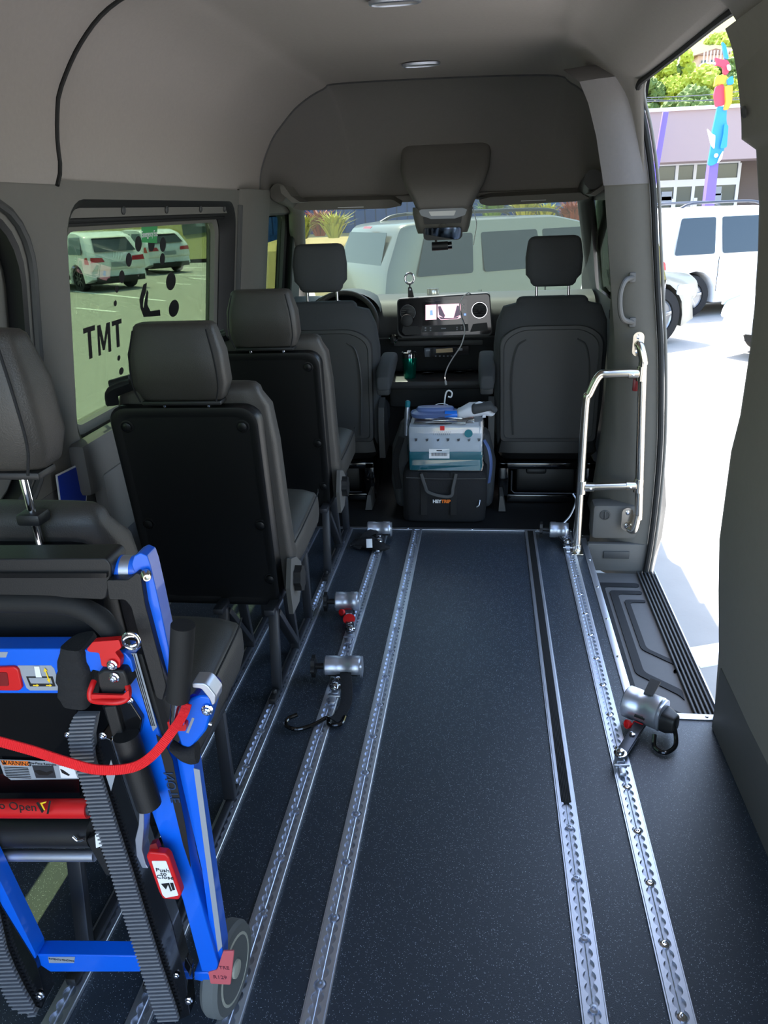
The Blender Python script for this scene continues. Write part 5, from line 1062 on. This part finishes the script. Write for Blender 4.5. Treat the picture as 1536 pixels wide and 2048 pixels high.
def car(label, corner, heading, Ln, W, H, paint, kind, rack=False, dark_rim=False, trimb=None, group='parked cars around the van', rr=None, zb_=0):
    """corner: rear right-hand corner on the ground; heading unit vector"""
    hx = V((heading[0], heading[1], 0)).normalized(); hy = V((-hx.y, hx.x, 0)); O = V(corner)
    t = thing('car', label, 'car', O + hx * Ln / 2 + hy * W / 2, group)
    def Q(l, w_, h): return O + hx * l + hy * (W / 2 + w_) + V((0, 0, h))
    gc = .24; r = .36 if kind != 'sedan' else .33; wl_ = (.90, Ln - .88)
    if rr: r = rr; wl_ = (.95, Ln - .74)
    if kind == 'suv': top = [(Ln - .02, .62), (Ln - .03, .86), (Ln - .25, 1.0), (Ln - 1.25, 1.10), (Ln - 2.05, H - .09), (Ln - 2.5, H), (.75, H), (.35, H - .04), (.10, H - .55), (.03, 1.0), (0, .62)]
    elif kind == 'cuv': top = [(Ln - .02, .6), (Ln - .05, .80), (Ln - .3, .92), (Ln - 1.2, 1.04), (Ln - 2.0, H - .07), (Ln - 2.6, H), (.9, H - .03), (.45, H - .16), (.12, 1.06), (.05, .95), (0, .60)]
    else: top = [(Ln - .02, .5), (Ln - .1, .70), (Ln - 1.2, .90), (Ln - 2.0, H - .05), (Ln - 2.5, H), (1.5, H - .03), (.75, 1.02), (.08, .98), (0, .60)]
    bot = [(.02, gc + .12)]
    for wc in wl_:
        ra = r + .07; bot.append((wc - ra, gc))
        for k in range(9): a = PI - PI * k / 8; bot.append((wc + ra * math.cos(a), max(gc, r + ra * math.sin(a))))
        bot.append((wc + ra, gc))
    bot += [(Ln - .05, gc + .1)]
    pr = [V((a, b, 0)) for a, b in bot] + rpoly([V((a, b, 0)) for a, b in top], .09, 3)
    belt = 1.02 if kind != 'sedan' else .92
    def hw(h): return W / 2 * (1 if h < belt else 1 - .20 * (h - belt) / max(.1, H - belt)) * (1 if h > .5 else .97 + .06 * h)
    cl, chh = Ln / 2, .75; rings = []
    for s_, k in ((-1, .975), (-.97, .992), (-.88, 1), (0, 1), (.88, 1), (.97, .992), (1, .975)):
        rings.append([Q(cl + (p.x - cl) * k, s_ * hw(p.y), chh + (p.y - chh) * (k if p.y > .5 else 1)) for p in pr])
    mb = MB(); mb.loft(rings); body = mb.build('car_body', paint, t, smooth=40)
    mb = MB(); mb.prism([Q(l, -W / 2 + .25, h) for l, h in ((.3, .2), (Ln - .3, .2), (Ln - .3, .7), (.3, .7))], hy * (W - .5)); mb.build('underbody', 'seam', t, smooth=0)
    # windows
    def side(pts, s_, m, nm, off=.004, par=t):
        P = [Q(cl + (l - cl) * .975, s_ * (hw(h) + off), chh + (h - chh) * .975) for l, h in pts]; return MB().prism(rpoly(P, .04, 3), hy * (-s_ * .012)).build(nm, m, par, smooth=0)
    zt = H - .14; zb = belt + .05 + zb_
    if kind == 'sedan': segs = [(1.35, 1.55, 2.15, 2.1), (2.2, 2.2, 3.35, 2.75)]
    else: segs = [(.45, .62, 1.25, 1.3), (1.42, 1.42, 2.30, 2.28), (2.38, 2.36, Ln - 1.35, Ln - 2.05)]
    for s_ in (-1, 1):
        for a, b, c_, d_ in segs: side([(a, zb), (c_, zb), (d_, zt), (b, zt)], s_, 'carglass', 'side_window')
        for l in ((1.34, 2.34, Ln - 1.35) if kind != 'sedan' else (1.3, 2.15, 3.3)):
            P = [Q(cl + (l - cl) * .975, s_ * (hw(h) + .001), chh + (h - chh) * .975) for h in (.42, .7, belt)]; MB().tube(P, .006, 6).build('door_seam', 'seam', body)
        if kind != 'sedan' or 1:
            for l in (1.5, 2.55): side([(l, belt - .12), (l + .18, belt - .12), (l + .18, belt - .09), (l, belt - .09)], s_, paint, 'door_handle', .025)
        side([(.02, .78), (.30, .80), (.26, .98), (.10, 1.0)] if kind != 'sedan' else [(.02, .75), (.3, .78), (.3, .92), (.06, .92)], s_, 'lampred', 'tail_lamp', .006)
        side([(Ln - .02, .66), (Ln - .42, .70), (Ln - .40, .84), (Ln - .10, .84)], s_, 'lamp', 'head_lamp', .006)
        if trimb: side([(1.35, .33), (Ln - 1.3, .33), (Ln - 1.3, .45), (1.35, .45)], s_, trimb, 'sill_trim', .01)
        mb = MB(); mb.box(Q(Ln - 1.5, s_ * (W / 2 + .10), belt + .06), (.16, .10, .14), .03, rot=(0, 0, math.atan2(hx.y, hx.x))); mb.build('door_mirror', paint, t)
    # rear glass and lamps, windscreen
    def rear(pts, m, nm, off=.008): 
        P = [Q(l - off, w_, h) for l, w_, h in pts]; return MB().prism(P, hx * .006).build(nm, m, t, smooth=0)
    if kind == 'suv':
        rear([(.105, -.66, 1.22), (.105, .66, 1.22), (.27, .58, H - .12), (.27, -.58, H - .12)], 'carglass', 'rear_window', .02); rear([(.30, -.12, H - .075), (.30, .12, H - .075), (.33, .12, H - .05), (.33, -.12, H - .05)], 'lampred', 'brake_light', .06)
    elif kind == 'cuv': rear([(.13, -.68, 1.12), (.13, .68, 1.12), (.42, .56, H - .20), (.42, -.56, H - .20)], 'carglass', 'rear_window', .03); rear([(.45, -.6, H - .17), (.45, .6, H - .17), (.58, .56, H - .12), (.58, -.56, H - .12)], paint, 'spoiler', .12)
    else: rear([(.85, -.6, 1.04), (.85, .6, 1.04), (1.42, .5, H - .08), (1.42, -.5, H - .08)], 'carglass', 'rear_window', .03)
    for s_ in (-1, 1): rear([(.04, s_ * .45, .84), (.04, s_ * (W / 2 - .04), .84), (.07, s_ * (W / 2 - .05), .98), (.07, s_ * .50, .96)], 'lampred', 'tail_lamp', .02)
    rear([(.0, -.26, .68), (.0, .26, .68), (.02, .26, .82), (.02, -.26, .82)], 'labelgrey', 'number_plate', .012); rear([(.0, -W / 2 + .12, .26), (.0, W / 2 - .12, .26), (.0, W / 2 - .12, .42), (.0, -W / 2 + .12, .42)], 'seam' if trimb or kind == 'cuv' else paint, 'rear_bumper', .02)
    a, b = (Ln - 1.30, belt + .08), (Ln - 2.02, H - .12)
    MB().prism([Q(a[0], -hw(a[1]) + .12, a[1]) + hx * .03, Q(a[0], hw(a[1]) - .12, a[1]) + hx * .03, Q(b[0], hw(b[1]) - .1, b[1]) + hx * .03, Q(b[0], -hw(b[1]) + .1, b[1]) + hx * .03], (0, 0, -.02)).build('windscreen', 'carglass', t, smooth=0)
    for wc in wl_:
        for s_ in (-1, 1):
            c = Q(wc, s_ * (W / 2 - .13), r); d = hy * s_
            wh = MB().lathe([(r * .62, -.11), (r * .95, -.11), (r, -.07), (r, .07), (r * .95, .11), (r * .64, .115), (r * .62, .06)], c, d, 32).build('wheel', 'tyre', t)
            MB().lathe([(r * .64, .08), (r * .60, .10), (r * .55, .06), (r * .18, .07), (r * .15, .10), (0, .10)], c, d, 28).build('wheel_rim', 'tyre' if dark_rim else 'rim', wh)
            for k in range(5 if rack else 8):
                a = k * 2 * PI / (5 if rack else 8) + .2; q = d.to_track_quat('Z', 'Y'); e = q @ V((math.cos(a), math.sin(a), 0)); MB().bar(c + d * .09 + e * .05, c + d * .095 + e * r * .6, .05, .02, .004, up=d).build('wheel_spoke', 'rim' if not dark_rim else 'frame', wh)
    if rack:
        for s_ in (-1, 1):
            P = [Q(.7, s_ * .58, H - .02), Q(.95, s_ * .58, H + .06), Q(1.6, s_ * .58, H + .075), (Q(Ln - 2.5, s_ * .58, H + .06)), Q(Ln - 2.3, s_ * .58, H - .03)]; MB().tube(spline(P, 5), .022, 8).build('roof_rail', 'frame', t)
        for l in (1.1, 2.1): MB().bar(Q(l, -.58, H + .07), Q(l, .58, H + .07), .05, .025, .006).build('cross_bar', 'frame', t)
    return t
car('silver beige SUV parked across in front of the van, seen through the windscreen', (-1.22, 9.35, GZ), (.85, .527), 5.08, 1.85, 1.85, 'cars', 'suv', rack=True, rr=.41, zb_=.16)
car('white SUV with roof bars parked beyond the silver one, right of the doorway view', (2.75, 14.2, GZ), (.93, .36), 4.7, 1.85, 1.82, 'carw', 'suv', rack=True)
car('white car whose front corner shows at the right edge of the doorway', (6.6, 13.5, GZ), (-.80, -.60), 4.5, 1.8, 1.55, 'carw', 'sedan')
car('white crossover with black wheels seen rear-on through the left side window', at(305, 568, y=23.4) * 1 + V((0, 0, 0)) if False else (G(300, 574)[0], G(300, 574)[1], GZ), (-.82, .57), 4.55, 1.85, 1.70, 'carw', 'cuv', dark_rim=True, trimb='seam')
car('farther white car just right of the crossover with black wheels', (G(386, 543)[0], G(386, 543)[1], GZ), (-.80, .60), 4.5, 1.8, 1.62, 'carw', 'cuv', trimb='seam')
# grey container and carport beyond the left lot
M['contgrey'] = mat('grey_container_steel', (84, 96, 92), .6, var=.1, scale=8); M['darkroof'] = mat('dark_canopy', (40, 40, 42), .7)
def LP(px, py, y): return at(px, py, y=y)
ct = thing('container', 'grey green metal container at the far end of the left lot', 'container', (G(395, 516)[0], G(395, 516)[1], GZ)); a = V((G(372, 516)[0], G(372, 516)[1], GZ + .15)); b = a + V((5.5, 2.2, 0))
d = (b - a).normalized(); n_ = V((-d.y, d.x, 0)); MB().prism([a, b, b + n_ * 2.4, a + n_ * 2.4], (0, 0, 2.35)).build('box_body', 'contgrey', ct, smooth=0)
for k in range(12): MB().prism([a + d * (.2 + k * .45) - n_ * .03, a + d * (.35 + k * .45) - n_ * .03, a + d * (.35 + k * .45), a + d * (.2 + k * .45)], (0, 0, 2.3)).build('corrugation', 'contgrey', ct, smooth=0)
for s_ in (.6, 4.8): MB().prism([a + d * s_ + n_ * .3 + V((0, 0, -.15)), a + d * (s_ + .3) + n_ * .3 + V((0, 0, -.15)), a + d * (s_ + .3) + n_ * .6 + V((0, 0, -.15)), a + d * s_ + n_ * .6 + V((0, 0, -.15))], (0, 0, .15)).build('skid', 'seam', ct, smooth=0)
for k in range(9): MB().bar(a + d * (k * .6) + V((0, 0, 2.75)), a + d * (k * .6 + .5) + n_ * 2.4 + V((0, 0, 2.85)), .16, .05).build('roof_slat', 'white', ct)
MB().bar(a + V((0, 0, 2.6)) , b + V((0, 0, 2.6)), .06, .3).build('roof_beam', 'frame', ct)
MB().prism([a + d * .7 - n_ * .06 + V((0, 0, 1.35)), a + d * 1.9 - n_ * .06 + V((0, 0, 1.35)), a + d * 1.9 - n_ * .06 + V((0, 0, 1.95)), a + d * .7 - n_ * .06 + V((0, 0, 1.95))], n_ * -.02).build('notice_board', 'labelgrey', ct, smooth=0)
lc = thing('carport', 'long dark carport roof behind the white cars of the left lot', 'carport', (-22, 36, GZ)); MB().box((-28, 46, 2.25), (30, 5, .5), .02, rot=(0, 0, .5)).build('roof_slab', 'darkroof', lc)
for k in range(5): MB().box((-28 + math.cos(.5) * (k * 6 - 12), 46 + math.sin(.5) * (k * 6 - 12), .7), (.2, .2, 2.6)).build('post', 'frame', lc)
# hedge row and building beyond the left lot
M['stucco'] = mat('pale_stucco', (172, 160, 140), .9, var=.08, scale=6)
lb_ = thing('low_building', 'long pale building closing the left parking lot', 'building', (-40, 55, GZ)); MB().box((-38, 58, 1.6), (50, 6, 4.4), rot=(0, 0, .5)).build('wall', 'stucco', lb_)
for k in range(6): MB().box((-38 + math.cos(.5) * (k * 7 - 18) + math.sin(.5) * 3.02, 58 + math.sin(.5) * (k * 7 - 18) - math.cos(.5) * 3.02, 1.4), (3, .08, 1.4), rot=(0, 0, .5)).build('window', 'carglass', lb_)
# ---- planted bank and blue wall ahead
M['mulch'] = mat('dry_mulch', (190, 165, 110), .95, bump=.5, scale=20, var=.15); M['bluewall'] = mat('blue_painted_wall', (28, 72, 140), .8, var=.08, scale=5)
bank = thing('planted_bank', 'sloping bank of dry mulch ahead of the van below the blue wall', 'bank', (-4, 19, GZ)); MB().prism([V((-5.5, 16.4, GZ)), V((-5.5, 17.4, .62)), V((-5.5, 22.9, .80)), V((-5.5, 22.9, GZ))], (7.9, 0, 0)).build('soil', 'mulch', bank, smooth=0)
bw = thing('blue_wall', 'long dark blue painted wall of vertical boards ahead of the van', 'wall', (-4, 23, .7)); MB().box((-1.9, 23.2, 2.1), (10.2, .2, 5.4)).build('wall_panel', 'bluewall', bw)
for k in range(34): MB().box((-6.85 + k * .30, 23.085, 2.4), (.27, .05, 3.2), .008, seg=1).build('board', 'bluewall', bw, smooth=0)
po = MB().box((at(1110, 430, y=19).x, 19.6, 1.6), (.42, .42, 2.2), .04).build('blue_post', mat('bright_blue_paint', (60, 130, 205), .6), None); tag(po, 'bright blue square post standing in the planting, right of the SUV roof', 'post')
def tuft(px, py, y, h, nb, col, label):
    p = at(px, py, y=y); m = M.get(col); mb = MB()
    for k in range(nb):
        a = random.uniform(0, 2 * PI); l = .62 * h * random.uniform(.6, 1.1); o = random.uniform(.1, .6) * h; d = V((math.cos(a), math.sin(a), 0)); b0 = p + d * random.uniform(0, .12); n_ = V((-d.y, d.x, 0)) * .030
        m1 = b0 + d * o * .45 + V((0, 0, l * .7)); e = b0 + d * o + V((0, 0, l * random.uniform(.7, 1)))
        mb.add([b0 - n_, b0 + n_, m1 + n_ * .8, m1 - n_ * .8, e], [(0, 1, 2, 3), (3, 2, 4)])
    o = mb.build('ornamental_grass', m, None, smooth=0, rec=False); tag(o, label, 'plant'); return o
M['gyel'] = mat('yellow_green_blades', (196, 190, 70), .6); M['gred'] = mat('bronze_red_blades', (165, 70, 50), .6); M['ggrn'] = mat('green_blades', (110, 150, 60), .6)
tuft(603, 478, 18, .85, 220, 'gyel', 'yellow grass clump at the far left of the planted bank')
tuft(640, 472, 18.6, 1.0, 200, 'gred', 'bronze red spiky plant between two yellow grass clumps')
tuft(668, 476, 17.8, .9, 220, 'gyel', 'bright yellow grass clump beside the SUV rear roof corner')
tuft(985, 444, 19, .95, 160, 'ggrn', 'green grass clump above the SUV roof, right of the mirror')
tuft(1050, 446, 18.6, .95, 180, 'gyel', 'yellow green grass clump above the middle of the SUV roof')
tuft(1092, 446, 18.4, .7, 140, 'gyel', 'small yellow tuft just left of the blue post')
tuft(1145, 456, 18.6, 1.0, 200, 'gred', 'bronze red spiky plant just right of the blue post')
# ---- shop building on the right
M['fascia'] = mat('mauve_grey_render', (158, 138, 136), .9, var=.04, scale=4); M['store'] = mat('shop_wall', (96, 84, 78), .8); M['frame_w'] = mat('pale_window_frame', (215, 215, 212), .5)
sb_ = thing('shop_building', 'single storey shop with plain mauve fascia above a glazed entrance', 'building', (9, 29, GZ))
YS = 28.0
def S(px, py, y=YS): return at(px, py, y=y)
zf0, zf1 = 2.45, 3.92
MB().box((11.5, 30, (zf0 + zf1) / 2), (16, 4, zf1 - zf0)).build('fascia', 'fascia', sb_); MB().box((11.5, 30, zf1 + .04), (16.2, 4.2, .10)).build('parapet_cap', 'white', sb_)
MB().box((11.5, 31, .9), (16, 2, 3.1)).build('shop_wall', 'store', sb_)
g0 = S(1308, 330, 29.95); g1 = S(1478, 330, 29.95)
gl_ = MB().box(((g0.x + g1.x) / 2, 29.96, .9), (g1.x - g0.x, .06, 3.0)).build('shop_glazing', mat('shop_glass', (62, 74, 74), .08, coat=.5), sb_)
for px in (1308, 1352, 1388, 1420, 1476): MB().box((S(px, 360, 29.9).x, 29.9, .9), (.10, .08, 3.0)).build('mullion', 'frame_w', sb_)
z_ = S(1400, 365, 29.88).z; MB().box(((g0.x + g1.x) / 2, 29.88, z_), (g1.x - g0.x, .1, .22)).build('transom', 'frame_w', sb_); MB().box(((g0.x + g1.x) / 2, 29.88, S(1400, 327, 29.88).z), (g1.x - g0.x, .1, .06)).build('head_rail', 'frame_w', sb_)
for px in (1348, 1392): MB().box((S(px, 385, 29.85).x, 29.85, .2), (.12, .06, 2.3)).build('door_stile', 'frame_w', sb_)
for px, py in ((1333, 392), (1333, 402), (1432, 382), (1432, 396)): q = S(px, py, 29.85); MB().box(q, (.35, .02, .28)).build('window_notice', 'labelgrey', sb_)
MB().box((16, 29.9, 1), (8, .2, 3.2)).build('side_wall', 'store', sb_)
# purple pole and totem sculpture
M['purple'] = mat('purple_paint', (112, 90, 190), .6); M['tblue'] = mat('sculpture_blue', (40, 140, 225), .5); M['tred'] = mat('sculpture_red', (185, 60, 85), .5); M['torg'] = mat('sculpture_orange', (240, 165, 50), .5)
o = MB().bar(S(1331, 224, 27), S(1284, 500, 27), .16, .16, .01).build('purple_pole', 'purple', None); tag(o, 'thin purple pole leaning in front of the shop fascia', 'pole')
tt = thing('totem_sculpture', 'tall purple post with colourful cut-out sea creature shapes', 'sculpture', (S(1410, 430, 22).x, 22, GZ))
def tq(name, pts, m, y=22, d=.10): return MB().prism(rpoly([S(a, b, y) for a, b in pts], .05, 3), (0, d, 0)).build(name, m, tt, smooth=0)
tq('post', [(1421, 318), (1438, 318), (1415, 548), (1393, 548)], 'purple', 22, .3)
tq('blue_fish', [(1436, 212), (1454, 214), (1453, 240), (1456, 262), (1448, 300), (1440, 322), (1424, 332), (1416, 330), (1422, 296), (1425, 262), (1430, 240)], 'tblue', 21.9)
tq('white_fin', [(1414, 256), (1425, 268), (1431, 270), (1429, 299), (1422, 290)], 'white', 21.82, .05); tq('white_jaw', [(1447, 300), (1444, 318), (1434, 328), (1440, 312)], 'white', 21.82, .05); tq('blue_fin', [(1449, 246), (1457, 250), (1454, 295), (1440, 298), (1447, 268)], 'tblue', 21.8, .06)
tq('red_figure', [(1432, 172), (1448, 168), (1450, 210), (1432, 214), (1428, 190)], 'tred', 21.9); tq('orange_figure', [(1450, 172), (1466, 170), (1464, 205), (1456, 220), (1447, 220), (1452, 205)], 'torg', 21.8)
tq('orange_head', [(1432, 152), (1455, 150), (1450, 168), (1434, 168), (1428, 174), (1430, 164)], 'torg', 21.85); tq('blue_figure', [(1455, 158), (1466, 150), (1468, 168), (1456, 170)], 'tblue', 21.75)
tq('red_creature', [(1429, 114), (1440, 118), (1456, 120), (1462, 134), (1455, 150), (1447, 148), (1446, 134), (1436, 130), (1430, 132), (1434, 124)], 'tred', 21.9); tq('white_spot', [(1454, 128), (1462, 130), (1462, 142), (1456, 140)], 'white', 21.8, .05); tq('blue_tip', [(1444, 82), (1452, 90), (1458, 118), (1450, 118), (1447, 100)], 'tblue', 21.9)
q = S(1432, 311, 21.8); MB().lathe([(.05, 0), (.05, .02)], q, (0, -1, 0), 12).build('eye', 'white', tt)
# wooded hill with houses
M['hill'] = mat('dry_hillside', (120, 118, 70), .95, var=.2, scale=.8)
hb = MB(); nx, ny = 40, 14; vs = []; fs = []
for j in range(ny):
    for i in range(nx):
        x = -60 + i * 4; y = 36 + j * 5; vs.append(V((x, y, GZ + min(17, max(0, (y - 38)) * .42) + 1.2 * mnoise.noise(V((x * .06, y * .06, 0))))))
for j in range(ny - 1):
    for i in range(nx - 1): fs.append((j * nx + i, j * nx + i + 1, (j + 1) * nx + i + 1, (j + 1) * nx + i))
hb.add(vs, fs); struct(hb.build('hillside', 'hill', smooth=60))
M['leafy'] = mat('yellow_green_foliage', (150, 160, 50), .8, bump=1, scale=3, var=.35); M['leafd'] = mat('dark_green_foliage', (84, 104, 44), .8, bump=1, scale=3, var=.35); M['bark'] = mat('bark', (90, 72, 55), .9)
def tree(px, py, y, wp, hp, m, label):
    base = at(px, py, y=y); s_ = y / 1500; w_, h = wp * s_, hp * s_
    t = thing('tree', label, 'tree', base - V((0, 0, h * .6)), None)
    mb = MB(); random.seed(int(px * 7 + py))
    for k in range(34):
        a, b = random.uniform(0, 2 * PI), random.uniform(0, 1); zz = random.uniform(-.5, .5); rr = math.sqrt(max(0, 1 - (zz * 2) ** 2)) * .5 * (.3 + .7 * b)
        c = base + V((math.cos(a) * rr * w_, math.sin(a) * rr * w_, zz * h)); r0 = random.uniform(.10, .19) * w_
        bm = bmesh.new(); bmesh.ops.create_icosphere(bm, subdivisions=3, radius=r0)
        vs = []
        for v in bm.verts: vs.append(c + v.co * (1 + .55 * mnoise.noise(v.co * (4.5 / r0) + c)))
        bm.verts.index_update(); mb.add(vs, [[v.index for v in f.verts] for f in bm.faces]); bm.free()
    mb.build('crown', m, t, smooth=0, rec=False); MB().cyl(base - V((0, 0, h * .9)), base, w_ * .05, w_ * .03, 8).build('trunk', 'bark', t)
for px, py, y, wp, hp, m, ll in ((1300, 205, 40, 55, 60, 'leafd', 'dark green tree behind the left end of the shop roof'), (1330, 180, 41, 60, 90, 'leafy', 'yellow green bushy tree second from the left above the shop'), (1368, 175, 40, 62, 95, 'leafy', 'large sunlit tree in the middle of the row above the shop'),
        (1410, 190, 39, 60, 70, 'leafy', 'rounded yellow green tree left of the totem'), (1450, 185, 41, 70, 85, 'leafd', 'darker tree behind the totem'), (1385, 215, 38, 80, 45, 'leafd', 'low dark shrubby tree close above the shop parapet'),
        (1390, 108, 74, 45, 60, 'leafy', 'tree between the two hillside houses'), (1425, 96, 68, 60, 28, 'leafy', 'tree on the ridge above the beige house'), (1340, 148, 52, 50, 40, 'leafd', 'tree below the blue hillside house'), (1475, 150, 50, 60, 70, 'leafy', 'tree at the right of the hillside'),
        (1495, 200, 40, 70, 70, 'leafy', 'yellow green tree near the right door edge')): tree(px, py, y, wp, hp, m, ll)
def house(a, b, y, m, roofm, label):
    p, q = S(*a, y), S(*b, y); t = thing('hill_house', label, 'house', V(((p.x + q.x) / 2, y + 3, q.z - 1.5))); w_ = q.x - p.x; h = p.z - q.z
    MB().box(((p.x + q.x) / 2, y + 3, (p.z + q.z) / 2 - 1), (w_, 6, h + 2)).build('wall', m, t)
    MB().prism([V((p.x - .3, y - .3, p.z)), V((q.x + .3, y - .3, p.z)), V(((p.x + q.x) / 2, y - .3, p.z + h * .28))], (0, 6.6, 0)).build('roof', roofm, t, smooth=0)
    for k in range(3):
        for j in range(2): MB().box((p.x + w_ * (.2 + k * .3), y - .02, q.z + h * (.25 + j * .42)), (w_ * .16, .1, h * .2)).build('window', 'carglass', t)
    MB().box(((p.x + q.x) / 2, y - .5, q.z + h * .5), (w_ * .9, .9, .12)).build('balcony_floor', 'white', t)
    for k in range(9): MB().box((p.x + w_ * (.08 + k * .105), y - .9, q.z + h * .5 + .35), (.06, .06, .7)).build('baluster', 'white', t)
house((1396, 112), (1455, 150), 58, mat('beige_house', (190, 160, 140), .9), mat('brown_roof', (130, 100, 85), .9), 'beige two storey house with a balcony on the hill')
house((1340, 112), (1380, 142), 70, mat('blue_house', (90, 120, 150), .9), mat('grey_roof', (170, 170, 168), .9), 'blue grey house partly hidden by the door frame')
for k, (a, b) in enumerate((((1275, 196), (1540, 176)), ((1275, 203), (1540, 190)), ((1275, 199), (1540, 196)))):
    o = MB().tube(spline([S(*a, 30), (S(*a, 30) + S(*b, 30)) / 2 + V((0, 0, -.06)), S(*b, 30)], 6), .012, 6).build('overhead_wire', 'frame', None); tag(o, ('upper', 'lower', 'middle')[k] + ' thin overhead wire of three crossing in front of the trees', 'wire')
